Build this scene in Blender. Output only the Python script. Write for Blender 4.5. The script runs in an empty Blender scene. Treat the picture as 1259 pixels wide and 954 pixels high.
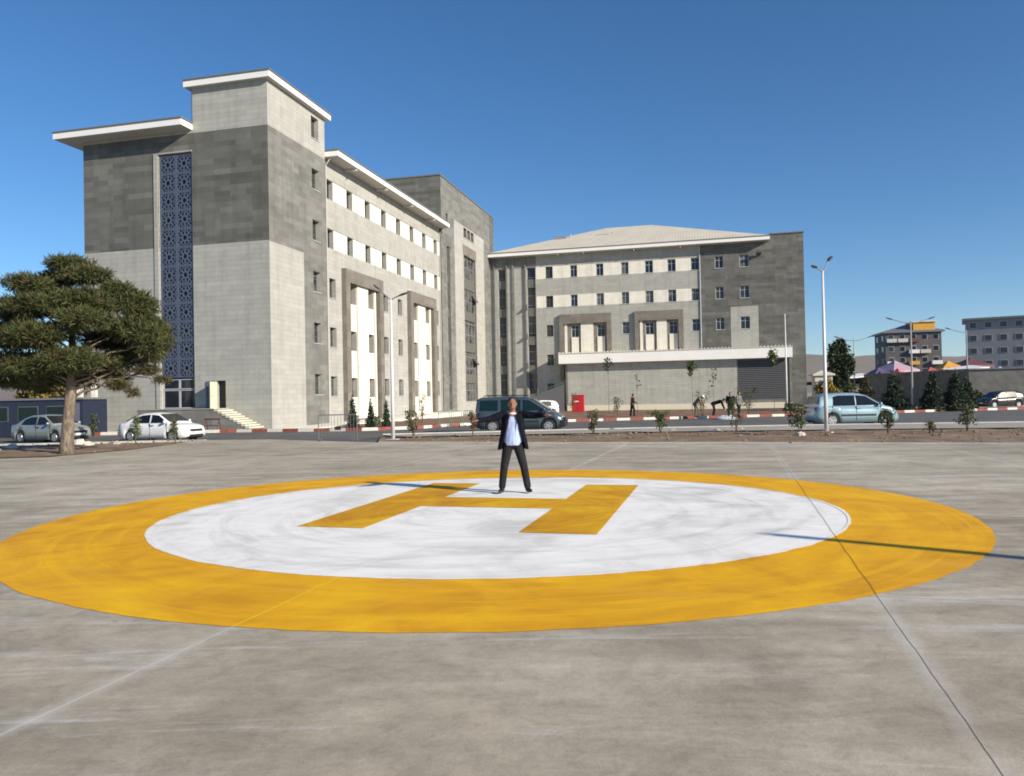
import bpy, bmesh, math, random
import numpy as np
from mathutils import Vector, Matrix
random.seed(7); rng = np.random.default_rng(7)
sc = bpy.context.scene
COL = sc.collection
R = math.radians

# ------------------------------------------------------------------ camera
cd = bpy.data.cameras.new('camera'); cam = bpy.data.objects.new('camera', cd); COL.objects.link(cam)
F = 960.0; PITCH = .0125; ROLL = .0195
cd.sensor_fit = 'HORIZONTAL'; cd.sensor_width = 36; cd.lens = 36 * F / 1259; cd.clip_end = 9000; cd.clip_start = .1
fw = Vector((0, math.cos(PITCH), math.sin(PITCH))); up0 = Vector((0, -math.sin(PITCH), math.cos(PITCH))); r0 = Vector((1, 0, 0))
rr = r0 * math.cos(ROLL) - up0 * math.sin(ROLL); uu = r0 * math.sin(ROLL) + up0 * math.cos(ROLL)
M = Matrix((rr, uu, -fw)).transposed().to_4x4(); M.translation = Vector((0, 0, 1.75)); cam.matrix_world = M
sc.camera = cam

# ------------------------------------------------------------------ light
SUN_EL = 23.5; SX, SY = .79, -.613
w = bpy.data.worlds.new('World'); sc.world = w; w.use_nodes = True
nt = w.node_tree; bg = nt.nodes['Background']; sky = nt.nodes.new('ShaderNodeTexSky'); sky.sky_type = 'NISHITA'
sky.sun_disc = False; sky.sun_elevation = R(SUN_EL); sky.sun_rotation = math.atan2(SX, SY)
sky.air_density = 1.0; sky.dust_density = .15; sky.ozone_density = 4.0; sky.altitude = 1300
hs = nt.nodes.new('ShaderNodeHueSaturation'); hs.inputs['Saturation'].default_value = 1.17; nt.links.new(sky.outputs[0], hs.inputs['Color']); nt.links.new(hs.outputs[0], bg.inputs[0]); bg.inputs[1].default_value = .094
sl = bpy.data.lights.new('sun', 'SUN'); so = bpy.data.objects.new('sun', sl); COL.objects.link(so)
sl.energy = 4.85; sl.angle = R(.5); sl.color = (1, .885, .72)
sd = Vector((SX * math.cos(R(SUN_EL)), SY * math.cos(R(SUN_EL)), math.sin(R(SUN_EL))))
so.rotation_euler = sd.to_track_quat('Z', 'Y').to_euler(); so.location = (30, -30, 40)
sc.view_settings.view_transform = 'Standard'; sc.view_settings.look = 'None'
sc.view_settings.exposure = 0.5; sc.view_settings.gamma = 1
sc.render.engine = 'CYCLES'; sc.cycles.filter_width = 1.8

# ------------------------------------------------------------------ materials
class NT:
    def __init__(s, name):
        s.m = bpy.data.materials.new(name); s.m.use_nodes = True; s.t = s.m.node_tree; s.n = s.t.nodes
        s.b = s.n['Principled BSDF']; s._tc = None
    def N(s, t, **k):
        o = s.n.new(t)
        for a, v in k.items(): setattr(o, a, v)
        return o
    def L(s, a, b): s.t.links.new(a, b)
    def tc(s):
        if not s._tc: s._tc = s.N('ShaderNodeTexCoord')
        return s._tc.outputs['Object']
    def noise(s, scale, detail=4, rough=.55, vec=None, dist=0):
        n = s.N('ShaderNodeTexNoise'); n.inputs['Scale'].default_value = scale; n.inputs['Detail'].default_value = detail
        n.inputs['Roughness'].default_value = rough; n.inputs['Distortion'].default_value = dist
        s.L(vec if vec is not None else s.tc(), n.inputs['Vector']); return n.outputs['Fac']
    def ramp(s, fac, stops):
        r = s.N('ShaderNodeValToRGB'); e = r.color_ramp.elements
        while len(e) < len(stops): e.new(.5)
        for i, (p, c) in enumerate(stops):
            e[i].position = p; e[i].color = (*c, 1) if len(c) == 3 else c
        s.L(fac, r.inputs[0]); return r.outputs[0]
    def val(s, v):
        n = s.N('ShaderNodeRGB'); n.outputs[0].default_value = (*v, 1); return n.outputs[0]
    def mix(s, fac, a, b, mode='MIX'):
        m = s.N('ShaderNodeMix', data_type='RGBA', blend_type=mode)
        for sock, x in ((m.inputs[0], fac), (m.inputs[6], a), (m.inputs[7], b)):
            if isinstance(x, (int, float)): sock.default_value = x
            elif isinstance(x, tuple): sock.default_value = (*x, 1)
            else: s.L(x, sock)
        return m.outputs[2]
    def math(s, op, a, b=None):
        m = s.N('ShaderNodeMath', operation=op)
        for i, x in enumerate((a, b)):
            if x is None: continue
            if isinstance(x, (int, float)): m.inputs[i].default_value = x
            else: s.L(x, m.inputs[i])
        return m.outputs[0]
    def mapping(s, vec, scale=(1, 1, 1), rot=(0, 0, 0), loc=(0, 0, 0)):
        m = s.N('ShaderNodeMapping'); m.inputs['Scale'].default_value = scale; m.inputs['Rotation'].default_value = rot; m.inputs['Location'].default_value = loc
        s.L(vec, m.inputs['Vector']); return m.outputs[0]
    def bump(s, h, strength=.3, dist=.02):
        b = s.N('ShaderNodeBump'); b.inputs['Strength'].default_value = strength; b.inputs['Distance'].default_value = dist
        s.L(h, b.inputs['Height']); s.L(b.outputs[0], s.b.inputs['Normal'])
    def col(s, c):
        if isinstance(c, tuple): s.b.inputs['Base Color'].default_value = (*c, 1)
        else: s.L(c, s.b.inputs['Base Color'])
    def rough(s, v): s.b.inputs['Roughness'].default_value = v

MATS = {}
def simple(name, c, rough=.6, metal=0, var=.12, scale=3., spec=.5, coat=0):
    n = NT(name); f = n.noise(scale, 5)
    a = tuple(max(0, x * (1 - var)) for x in c); b = tuple(min(1, x * (1 + var)) for x in c)
    n.col(n.ramp(f, [(.3, a), (.7, b)])); n.rough(rough); n.b.inputs['Metallic'].default_value = metal
    n.b.inputs['Specular IOR Level'].default_value = spec; n.b.inputs['Coat Weight'].default_value = coat
    MATS[name] = n.m; return n.m

def facade_uv(n):
    g = n.N('ShaderNodeTexCoord'); sp = n.N('ShaderNodeSeparateXYZ'); n.L(g.outputs['Object'], sp.inputs[0])
    sn = n.N('ShaderNodeSeparateXYZ'); n.L(g.outputs['Normal'], sn.inputs[0])
    ax = n.math('GREATER_THAN', n.math('ABSOLUTE', sn.outputs[0]), .5)
    u = n.math('ADD', n.math('MULTIPLY', sp.outputs[1], ax), n.math('MULTIPLY', sp.outputs[0], n.math('SUBTRACT', 1., ax)))
    c = n.N('ShaderNodeCombineXYZ'); n.L(u, c.inputs[0]); n.L(sp.outputs[2], c.inputs[1]); return c.outputs[0]

def stone(name, c1, c2, mortar, bw=1.2, rh=.38, msize=.012, patch=.25):
    n = NT(name); uv = facade_uv(n)
    b = n.N('ShaderNodeTexBrick'); b.offset = .37; b.offset_frequency = 2
    n.L(uv, b.inputs['Vector']); b.inputs['Color1'].default_value = (*c1, 1); b.inputs['Color2'].default_value = (*c2, 1)
    b.inputs['Mortar'].default_value = (*mortar, 1); b.inputs['Scale'].default_value = 1; b.inputs['Mortar Size'].default_value = msize
    b.inputs['Mortar Smooth'].default_value = .3; b.inputs['Brick Width'].default_value = bw; b.inputs['Row Height'].default_value = rh
    # a second, coarser coursing so that groups of slabs differ like quarry batches
    b2 = n.N('ShaderNodeTexBrick'); b2.offset = .45; n.L(uv, b2.inputs['Vector'])
    b2.inputs['Color1'].default_value = (1 - patch, 1 - patch, 1 - patch, 1); b2.inputs['Color2'].default_value = (1 + patch, 1 + patch, 1 + patch, 1)
    b2.inputs['Mortar'].default_value = (1, 1, 1, 1); b2.inputs['Scale'].default_value = 1; b2.inputs['Mortar Size'].default_value = 0
    b2.inputs['Brick Width'].default_value = bw * 2.3; b2.inputs['Row Height'].default_value = rh * 2
    f = n.noise(1.3, 6, .6, uv); st = n.noise(1, 5, .65, n.mapping(uv, (1.6, .09, 1)))
    k = n.ramp(f, [(.25, (.9, .9, .9)), (.75, (1.1, 1.1, 1.1))]); k2 = n.ramp(st, [(.3, (.86, .85, .83)), (.5, (1, 1, 1)), (.7, (1.06, 1.06, 1.06))])
    c = n.mix(1., b.outputs[0], b2.outputs[0], 'MULTIPLY'); c = n.mix(1., c, k, 'MULTIPLY'); c = n.mix(1., c, k2, 'MULTIPLY')
    n.col(c); n.rough(.75); n.b.inputs['Specular IOR Level'].default_value = .3
    n.bump(b.outputs['Fac'], -.4, .01); MATS[name] = n.m; return n.m
stone('light_stone', (.36, .365, .335), (.40, .405, .375), (.27, .27, .245), 1.6, .33, .012, patch=.03)
stone('warm_stone', (.375, .375, .35), (.41, .41, .385), (.31, .295, .26), 1.6, .33, .012, patch=.03)
stone('dark_stone', (.105, .107, .098), (.155, .157, .145), (.115, .115, .105), 1.2, .37, .005, .17)
stone('mid_stone', (.158, .160, .150), (.215, .217, .203), (.16, .155, .14), 1.1, .37, .008, .1)
stone('portal_stone', (.17, .155, .135), (.22, .205, .18), (.14, .13, .115), 1.4, .6, .006, .05)
stone('cream_panel', (.74, .72, .64), (.76, .74, .66), (.5, .48, .42), 3.2, 1.5, .008, .0)
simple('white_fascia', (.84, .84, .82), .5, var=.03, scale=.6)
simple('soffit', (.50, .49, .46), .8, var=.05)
simple('grey_trim', (.16, .165, .17), .45, var=.08)
simple('frame_dark', (.09, .095, .10), .45, var=.1)
simple('frame_light', (.42, .45, .50), .4, var=.08)
simple('galv_dull', (.22, .23, .25), .5, var=.1)
simple('frame_slate', (.085, .11, .17), .5, metal=.1, var=.12)
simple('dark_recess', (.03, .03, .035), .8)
simple('concrete_step', (.62, .58, .47), .85, var=.1, scale=8)
simple('white_plinth', (.72, .68, .60), .85, var=.1, scale=2)
simple('cream_door', (.75, .68, .45), .5, var=.04)
simple('slate_door', (.12, .13, .17), .5)
simple('galvanised', (.42, .43, .44), .35, metal=.6, var=.1)
simple('painted_pole', (.62, .63, .64), .4, var=.06)
simple('lamp_head', (.07, .08, .10), .4)
simple('rubber', (.025, .025, .025), .8)
simple('alloy', (.55, .56, .58), .3, metal=.7)
simple('black_trim', (.02, .02, .022), .45)
simple('car_white', (.78, .79, .80), .25, var=.02, coat=.6)
simple('car_silver', (.30, .33, .31), .3, metal=.3, var=.04, coat=.5)
simple('car_teal', (.33, .47, .52), .26, metal=.35, var=.04, coat=.6)
simple('van_slate', (.07, .10, .12), .28, metal=.35, var=.05, coat=.6)
simple('car_black', (.02, .02, .022), .25, coat=.6)
simple('lamp_glass', (.75, .76, .78), .12, var=.05, spec=.8)
simple('tail_glass', (.35, .02, .02), .2)
simple('plate', (.75, .75, .72), .5)
simple('red_paint', (.50, .015, .02), .45, var=.08)
simple('kerb_red', (.27, .07, .05), .8, var=.35, scale=6)
simple('kerb_white', (.62, .60, .56), .7, var=.12, scale=6)
simple('kerb_concrete', (.50, .485, .44), .85, var=.15, scale=4)
simple('skin', (.25, .12, .07), .55, var=.08, scale=12)
simple('skin_light', (.36, .19, .12), .55, var=.08, scale=12)
simple('hair', (.012, .010, .009), .7)
simple('eye_white', (.10, .08, .07), .3)
simple('navy_cloth', (.006, .007, .014), .9, var=.3, scale=14, spec=.15)
simple('charcoal_cloth', (.022, .022, .025), .9, var=.3, scale=14, spec=.2)
simple('shirt_blue', (.42, .52, .80), .8, var=.07, scale=14)
simple('shirt_white', (.80, .81, .84), .8, var=.03)
simple('shoe_black', (.012, .012, .012), .35)
simple('sheet_grey', (.42, .45, .50), .8, var=.15, scale=5)
simple('khaki_cloth', (.16, .135, .10), .9, var=.2, scale=10)
simple('brown_cloth', (.12, .07, .045), .9, var=.2, scale=10)
simple('grey_cloth', (.14, .15, .15), .9, var=.2, scale=10)
simple('navy_cabin', (.02, .028, .055), .45, var=.15)
simple('shutter_grey', (.13, .135, .145), .45, metal=.2, var=.06)
simple('tent_pink', (.42, .29, .36), .7, var=.2, scale=.6)
simple('tent_purple', (.10, .07, .16), .7, var=.3, scale=.6)
simple('tent_white', (.75, .74, .76), .7, var=.1)
simple('tent_red', (.50, .10, .11), .7, var=.2)
simple('tent_orange', (.62, .32, .04), .7, var=.1)
simple('burgundy', (.13, .045, .05), .6)
simple('guard_cream', (.58, .57, .46), .7, var=.06)
simple('barrier_green', (.10, .22, .17), .5)
simple('barrier_grey', (.12, .13, .14), .45)
simple('needle', (.048, .062, .014), .7, var=.5, scale=1.3)
simple('needle_dry', (.075, .066, .02), .75, var=.3, scale=2)
simple('leaf_green', (.075, .105, .03), .65, var=.35, scale=6)
simple('leaf_dark', (.028, .045, .02), .7, var=.35, scale=3)
simple('cypress', (.03, .055, .025), .7, var=.3, scale=6)
simple('leaf_yellow', (.24, .17, .02), .7, var=.3, scale=3)
simple('leaf_red', (.13, .06, .035), .7, var=.4, scale=6)
simple('twig', (.10, .075, .05), .85)
simple('ret_wall', (.17, .165, .15), .85, var=.25, scale=1.5)

n = NT('bark'); v = n.mapping(n.tc(), (7, 7, 2.2)); f = n.noise(1.6, 6, .65, v, .6)
n.col(n.ramp(f, [(.3, (.07, .052, .04)), (.5, (.19, .15, .115)), (.72, (.33, .275, .215))])); n.rough(.9); n.bump(f, 1., .08); MATS['bark'] = n.m

for nm_, cc_ in (('navy_cloth', (.006, .007, .014)), ('charcoal_cloth', (.022, .022, .025)), ('shirt_blue', (.40, .50, .80))):
    n = NT(nm_ + '_folded'); f = n.noise(7, 5, .6, n.mapping(n.tc(), (1, 1, .45)), 1.2); n.col(n.ramp(f, [(.3, tuple(x * .75 for x in cc_)), (.7, tuple(x * 1.15 for x in cc_))])); n.rough(.9); n.b.inputs['Specular IOR Level'].default_value = .15; n.bump(f, 1., .05); MATS[nm_] = n.m
n = NT('pane'); n.col((.018, .022, .03)); n.rough(.08); n.b.inputs['Specular IOR Level'].default_value = .5
MATS['pane'] = n.m
n = NT('pane_grey'); f = n.noise(.5, 3); n.col(n.ramp(f, [(.35, (.022, .024, .026)), (.7, (.065, .065, .062))])); n.rough(.22); MATS['pane_grey'] = n.m
n = NT('pane_blind'); f = n.noise(.9, 2); n.col(n.ramp(f, [(.40, (.02, .022, .026)), (.46, (.10, .10, .095)), (.8, (.14, .14, .13))])); n.rough(.2); MATS['pane_blind'] = n.m
n = NT('spandrel'); f = n.noise(2, 3); n.col(n.ramp(f, [(.3, (.12, .118, .11)), (.7, (.16, .155, .145))])); n.rough(.35); MATS['spandrel'] = n.m
n = NT('car_glass'); n.col((.008, .010, .014)); n.rough(.12); n.b.inputs['Specular IOR Level'].default_value = .3; n.b.inputs['Coat Weight'].default_value = .3; MATS['car_glass'] = n.m
n = NT('van_glass'); n.col((.008, .022, .024)); n.rough(.12); n.b.inputs['Specular IOR Level'].default_value = .3; MATS['van_glass'] = n.m

# concrete apron: trowelled slabs, streaks swept in arcs, joints every five metres along the building grid
def joint_mask(n, width, soft=False, only=None):
    m = n.mapping(n.tc(), (1, 1, 1), (0, 0, R(15.9)))   # brings the slab grid onto the axes
    wob_ = n.math('MULTIPLY', n.math('SUBTRACT', n.noise(.8, 3), .5), .05)
    sp = n.N('ShaderNodeSeparateXYZ'); n.L(m, sp.inputs[0]); out = None
    for i, o in ((0, 3.82), (1, -12.2)):
        if only is not None and i != only: continue
        a = n.math('ADD', n.math('ADD', sp.outputs[i], o), wob_)
        a = n.math('ABSOLUTE', n.math('SUBTRACT', n.math('FRACT', n.math('DIVIDE', a, 4.95)), .5))
        d = n.math('MULTIPLY', n.math('SUBTRACT', .5, a), 4.95)
        j = n.math('MAXIMUM', n.math('SUBTRACT', 1., n.math('DIVIDE', d, width)), 0.) if soft else n.math('LESS_THAN', d, width)
        out = j if out is None else n.math('MAXIMUM', out, j)
    left = n.math('LESS_THAN', sp.outputs[0], -1.2)
    return out, left
CIRC = (-.255, 12.34)
def polar_vec(n, ks=1.0, ka=1.0):
    sp = n.N('ShaderNodeSeparateXYZ'); n.L(n.tc(), sp.inputs[0])
    dx = n.math('SUBTRACT', sp.outputs[0], CIRC[0]); dy = n.math('SUBTRACT', sp.outputs[1], CIRC[1])
    r = n.math('SQRT', n.math('ADD', n.math('MULTIPLY', dx, dx), n.math('MULTIPLY', dy, dy)))
    a = n.math('ARCTAN2', dy, dx)
    c = n.N('ShaderNodeCombineXYZ'); n.L(n.math('MULTIPLY', r, ks), c.inputs[0]); n.L(n.math('MULTIPLY', a, ka), c.inputs[1]); return c.outputs[0], r

n = NT('apron_concrete')
big = n.noise(.16, 5, .6); mid = n.noise(.9, 6, .65, None, .8); fine = n.noise(26, 4, .7)
stv = n.mapping(n.tc(), (.34, 1.25, 1), (0, 0, R(-8))); st = n.noise(1.1, 6, .7, stv, 1.2)
st2 = n.noise(2.2, 5, .7, n.mapping(n.tc(), (.10, 1.0, 1), (0, 0, R(24))), .9)
c = n.ramp(big, [(.32, (.335, .292, .222)), (.5, (.42, .373, .29)), (.68, (.535, .487, .395))])
c = n.mix(.75, c, n.ramp(mid, [(.3, (.74, .73, .71)), (.7, (1.2, 1.2, 1.19))]), 'MULTIPLY')
c = n.mix(.9, c, n.ramp(st, [(.34, (.80, .795, .79)), (.5, (1, 1, 1)), (.66, (1.18, 1.18, 1.18))]), 'MULTIPLY')
wst = n.ramp(st2, [(.53, (0, 0, 0)), (.66, (1, 1, 1))]); c = n.mix(n.math('MULTIPLY', wst, .65), c, (.58, .57, .53))
c = n.mix(1, c, n.ramp(fine, [(.2, (.9, .9, .9)), (.8, (1.1, 1.1, 1.1))]), 'MULTIPLY')
grain = n.noise(95, 3, .75); mot = n.noise(5.5, 9, .78, None, .5)
c = n.mix(1, c, n.ramp(mot, [(.34, (.84, .83, .82)), (.5, (1, 1, 1)), (.68, (1.13, 1.13, 1.12))]), 'MULTIPLY'); c = n.mix(1, c, n.ramp(grain, [(.28, (.74, .73, .72)), (.45, (1, 1, 1)), (.75, (1.10, 1.10, 1.10))]), 'MULTIPLY')
stn = n.noise(.42, 8, .72, n.mapping(n.tc(), (1, 1, 1), (0, 0, 0), (7, 3, 0)), .4); c = n.mix(n.math('MULTIPLY', n.ramp(stn, [(.55, (0, 0, 0)), (.66, (1, 1, 1))]), .45), c, (.20, .175, .14))
spots = n.noise(3.2, 3, .5, None, .3); c = n.mix(n.math('MULTIPLY', n.ramp(spots, [(.70, (0, 0, 0)), (.78, (1, 1, 1))]), .4), c, (.14, .13, .12))
halo, left = joint_mask(n, .11, True); brk = n.ramp(n.noise(.9, 5, .65), [(.35, (.1, .1, .1)), (.62, (1, 1, 1))])
c = n.mix(n.math('MULTIPLY', n.math('MULTIPLY', halo, brk), .75), c, (.60, .585, .54))
jm, _ = joint_mask(n, .0045); jc = n.mix(left, (.09, .082, .075), (.66, .64, .58)); c = n.mix(n.math('MULTIPLY', jm, .85), c, jc)
n.col(c); n.rough(.8); n.b.inputs['Specular IOR Level'].default_value = .25
n.bump(n.math('ADD', fine, n.math('MULTIPLY', mid, 2.)), .25, .01); MATS['apron_concrete'] = n.m

def paint(name, lo, mi, hi, worn, wornamt, streak):
    n = NT(name); pv, r = polar_vec(n, 2.0, 1.3)
    s1 = n.noise(1.3, 6, .62, pv, .9); s2 = n.noise(.55, 5, .6, None, 1.6); s3 = n.noise(5, 6, .68, n.mapping(n.tc(), (.4, 1.3, 1), (0, 0, .2)), .4)
    c = n.ramp(s2, [(.32, lo), (.5, mi), (.7, hi)])
    c = n.mix(streak, c, n.ramp(s1, [(.34, tuple(x / m_ for x, m_ in zip(lo, mi))), (.5, (1, 1, 1)), (.64, tuple(x / m_ for x, m_ in zip(hi, mi)))]), 'MULTIPLY')
    c = n.mix(.55, c, n.ramp(s3, [(.3, (.86, .86, .86)), (.7, (1.1, 1.1, 1.1))]), 'MULTIPLY')
    # single heavy roller strokes
    stv = n.mapping(pv, (1.6, .55, 1)); k = n.ramp(n.noise(1.1, 3, .5, stv, 1.8), [(.60, (0, 0, 0)), (.66, (1, 1, 1))]); c = n.mix(n.math('MULTIPLY', k, .45), c, hi)
    wm = n.ramp(n.noise(1.3, 7, .75, n.mapping(n.tc(), (.5, 1.3, 1), (0, 0, .3)), .7), [(.56, (0, 0, 0)), (.74, (1, 1, 1))])
    c = n.mix(n.math('MULTIPLY', wm, wornamt), c, worn)
    gr = n.noise(90, 3, .75); c = n.mix(1, c, n.ramp(gr, [(.28, (.86, .86, .86)), (.5, (1, 1, 1)), (.75, (1.05, 1.05, 1.05))]), 'MULTIPLY')
    chip = n.noise(11, 8, .8, None, .6); c = n.mix(n.math('MULTIPLY', n.ramp(chip, [(.66, (0, 0, 0)), (.70, (1, 1, 1))]), .6), c, worn)
    jm, left = joint_mask(n, .010, False, 0); jc = n.mix(left, tuple(x * .3 for x in mi), tuple(min(.9, x * 1.25) for x in hi)); c = n.mix(n.math('MULTIPLY', jm, .7), c, jc)
    n.col(c); n.rough(.7); n.b.inputs['Specular IOR Level'].default_value = .2; MATS[name] = n.m
paint('paint_white', (.72, .71, .66), (.93, .915, .86), (.98, .965, .92), (.56, .555, .53), .55, .7)
paint('paint_yellow', (.68, .315, .008), (.82, .41, .008), (.92, .52, .006), (.72, .43, .12), .45, .45)
paint('paint_yellow_letter', (.54, .245, .005), (.68, .325, .005), (.82, .50, .008), (.55, .30, .03), .3, .3)

paint('paint_rim', (.80, .74, .55), (.93, .90, .78), (.96, .95, .90), (.70, .62, .40), .5, .4)
n = NT('asphalt'); f = n.noise(.5, 5); g_ = n.noise(60, 3)
c = n.mix(1, n.ramp(f, [(.3, (.085, .085, .083)), (.7, (.125, .123, .118))]), n.ramp(g_, [(.2, (.85, .85, .85)), (.8, (1.15, 1.15, 1.15))]), 'MULTIPLY')
d = n.ramp(n.noise(.35, 5, .65, None, .5), [(.5, (0, 0, 0)), (.75, (1, 1, 1))]); c = n.mix(n.math('MULTIPLY', d, .35), c, (.26, .235, .20))
n.col(c); n.rough(.85); MATS['asphalt'] = n.m
def dirt(name, a, b, cc):
    n = NT(name); f = n.noise(.6, 7, .7, None, .5); g_ = n.noise(9, 6, .7)
    c = n.ramp(f, [(.3, a), (.52, b), (.72, cc)]); c = n.mix(.8, c, n.ramp(g_, [(.3, (.7, .7, .7)), (.7, (1.25, 1.25, 1.25))]), 'MULTIPLY')
    n.col(c); n.rough(.95); n.bump(g_, .6, .05); MATS[name] = n.m
dirt('soil', (.12, .08, .045), (.23, .16, .10), (.38, .30, .21))
dirt('red_soil', (.13, .065, .035), (.20, .12, .075), (.30, .22, .15))
dirt('dust', (.26, .22, .17), (.33, .29, .235), (.42, .38, .31))
dirt('hill_earth', (.13, .10, .07), (.19, .15, .11), (.26, .22, .165))
dirt('path_dust', (.30, .275, .235), (.37, .345, .30), (.47, .445, .395))
dirt('paving', (.42, .40, .36), (.52, .50, .45), (.60, .57, .51))

# roof sheet: standing seams
n = NT('roof_metal'); g_ = n.N('ShaderNodeTexCoord'); wv = n.N('ShaderNodeTexWave'); wv.inputs['Scale'].default_value = .9; wv.inputs['Distortion'].default_value = 0
n.L(g_.outputs['Object'], wv.inputs['Vector']); f = n.noise(.5, 5)
c = n.mix(1, n.ramp(f, [(.3, (.60, .55, .44)), (.7, (.70, .65, .53))]), n.ramp(wv.outputs['Fac'], [(.0, (.8, .8, .8)), (.25, (1, 1, 1))]), 'MULTIPLY')
n.col(c); n.rough(.5); MATS['roof_metal'] = n.m

# ------------------------------------------------------------------ helpers
class MB:
    def __init__(s): s.v = []; s.f = []; s.mi = []; s.cur = 0
    def add(s, vs, fs):
        o = len(s.v); s.v += [tuple(v) for v in vs]; s.f += [tuple(i + o for i in f) for f in fs]; s.mi += [s.cur] * len(fs); return s
    def box(s, x0, x1, y0, y1, z0, z1):
        return s.add([(x0, y0, z0), (x1, y0, z0), (x1, y1, z0), (x0, y1, z0), (x0, y0, z1), (x1, y0, z1), (x1, y1, z1), (x0, y1, z1)],
                     [(0, 3, 2, 1), (4, 5, 6, 7), (0, 1, 5, 4), (1, 2, 6, 5), (2, 3, 7, 6), (3, 0, 4, 7)])
    def tube(s, pts, rad, n=8, cap=True):
        pts = [Vector(p) for p in pts]; rad = rad if isinstance(rad, (list, tuple)) else [rad] * len(pts)
        vs = []; fs = []
        for i, p in enumerate(pts):
            d = (pts[min(i + 1, len(pts) - 1)] - pts[max(i - 1, 0)]).normalized()
            a = d.orthogonal().normalized() if i == 0 else (a - d * a.dot(d)).normalized()
            b = d.cross(a)
            for k in range(n):
                t = 2 * math.pi * k / n; vs.append(p + (a * math.cos(t) + b * math.sin(t)) * rad[i])
        for i in range(len(pts) - 1):
            for k in range(n):
                k2 = (k + 1) % n; fs.append((i * n + k, i * n + k2, (i + 1) * n + k2, (i + 1) * n + k))
        if cap: fs += [tuple(range(n))[::-1], tuple(range((len(pts) - 1) * n, len(pts) * n))]
        return s.add(vs, fs)
    def ell(s, c, r, nu=10, nv=7, rot=None):
        vs = []; fs = []
        for j in range(nv + 1):
            ph = math.pi * j / nv
            for i in range(nu):
                th = 2 * math.pi * i / nu
                p = Vector((r[0] * math.sin(ph) * math.cos(th), r[1] * math.sin(ph) * math.sin(th), r[2] * math.cos(ph)))
                if rot: p = rot @ p
                vs.append(p + Vector(c))
        for j in range(nv):
            for i in range(nu):
                i2 = (i + 1) % nu; fs.append((j * nu + i, (j + 1) * nu + i, (j + 1) * nu + i2, j * nu + i2))
        return s.add(vs, fs)
    def build(s, name, mat, parent=None, smooth=False, loc=None, rz=0):
        me = bpy.data.meshes.new(name); me.from_pydata(s.v, [], s.f)
        mats = mat if isinstance(mat, (list, tuple)) else [mat]
        for m in mats: me.materials.append(MATS[m])
        if any(s.mi): me.polygons.foreach_set('material_index', s.mi)
        if smooth: me.polygons.foreach_set('use_smooth', [True] * len(me.polygons))
        me.update()
        o = bpy.data.objects.new(name, me); COL.objects.link(o)
        if parent: o.parent = parent
        if loc: o.location = loc; o.rotation_euler.z = rz
        return o
def tag(o, label, cat, group=None):
    o['label'] = label; o['category'] = cat
    if group: o['group'] = group
    return o
def struct(o, kind='structure'): o['kind'] = kind; return o
def thing(name, label, cat, loc=(0, 0, 0), rz=0, group=None):
    o = bpy.data.objects.new(name, None); COL.objects.link(o); o.location = loc; o.rotation_euler.z = rz; o.empty_display_size = .3
    return tag(o, label, cat, group)
def kids(o): return [c for c in bpy.data.objects if c.parent == o]
def copy_tree(o, label=None, loc=None, rz=None, parent=None):
    c = o.copy(); COL.objects.link(c)
    if parent: c.parent = parent
    if label: c['label'] = label
    if loc: c.location = loc
    if rz is not None: c.rotation_euler.z = rz
    for k in kids(o): copy_tree(k, parent=c)
    return c
def sm(x): x = max(0., min(1., x)); return x * x * (3 - 2 * x)
def G(x, y):   # gentle dip of the road by the left cars
    return -.15 * sm((-x - 9) / 5) * sm((y - 34) / 4) * (1 - sm((y - 44) / 3))

# ------------------------------------------------------------------ ground
def resample(line, n):
    L = [0]
    for a, b in zip(line, line[1:]): L.append(L[-1] + math.dist(a, b))
    out = []
    for i in range(n + 1):
        t = L[-1] * i / n; k = max(j for j in range(len(L)) if L[j] <= t + 1e-9); k = min(k, len(line) - 2)
        f = (t - L[k]) / (L[k + 1] - L[k]); out.append((line[k][0] + (line[k + 1][0] - line[k][0]) * f, line[k][1] + (line[k + 1][1] - line[k][1]) * f))
    return out
def loft(name, la, lb, n, m, z, mat, rough=0., kind='structure'):
    A = resample(la, n); B = resample(lb, n); vs = []; fs = []
    for i in range(n + 1):
        for j in range(m + 1):
            t = j / m; x = A[i][0] * (1 - t) + B[i][0] * t; y = A[i][1] * (1 - t) + B[i][1] * t
            zz = z + G(x, y)
            if rough and 0 < j < m: zz += rough * (abs(math.sin(x * 1.7 + y * 2.3)) * .5 + random.random() * .6)
            vs.append((x, y, zz))
    for i in range(n):
        for j in range(m):
            a = i * (m + 1) + j; fs.append((a, a + m + 1, a + m + 2, a + 1))
    b = MB(); b.add(vs, fs); o = b.build(name, mat, smooth=bool(rough)); o['kind'] = kind; return o
ax = [-4500, -1500, -500, -200, -100] + list(range(-60, 81, 2)) + [100, 200, 500, 1500, 4500]
ay = [-1000, -300, -100] + list(range(-40, 111, 2)) + [130, 160, 200, 300, 600, 1200, 2500, 5000]
vs = [(x, y, -.06 + G(x, y)) for y in ay for x in ax]; W = len(ax)
fs = [(j * W + i, j * W + i + 1, (j + 1) * W + i + 1, (j + 1) * W + i) for j in range(len(ay) - 1) for i in range(W - 1)]
struct(MB().add(vs, fs).build('ground', 'dust'))

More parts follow.
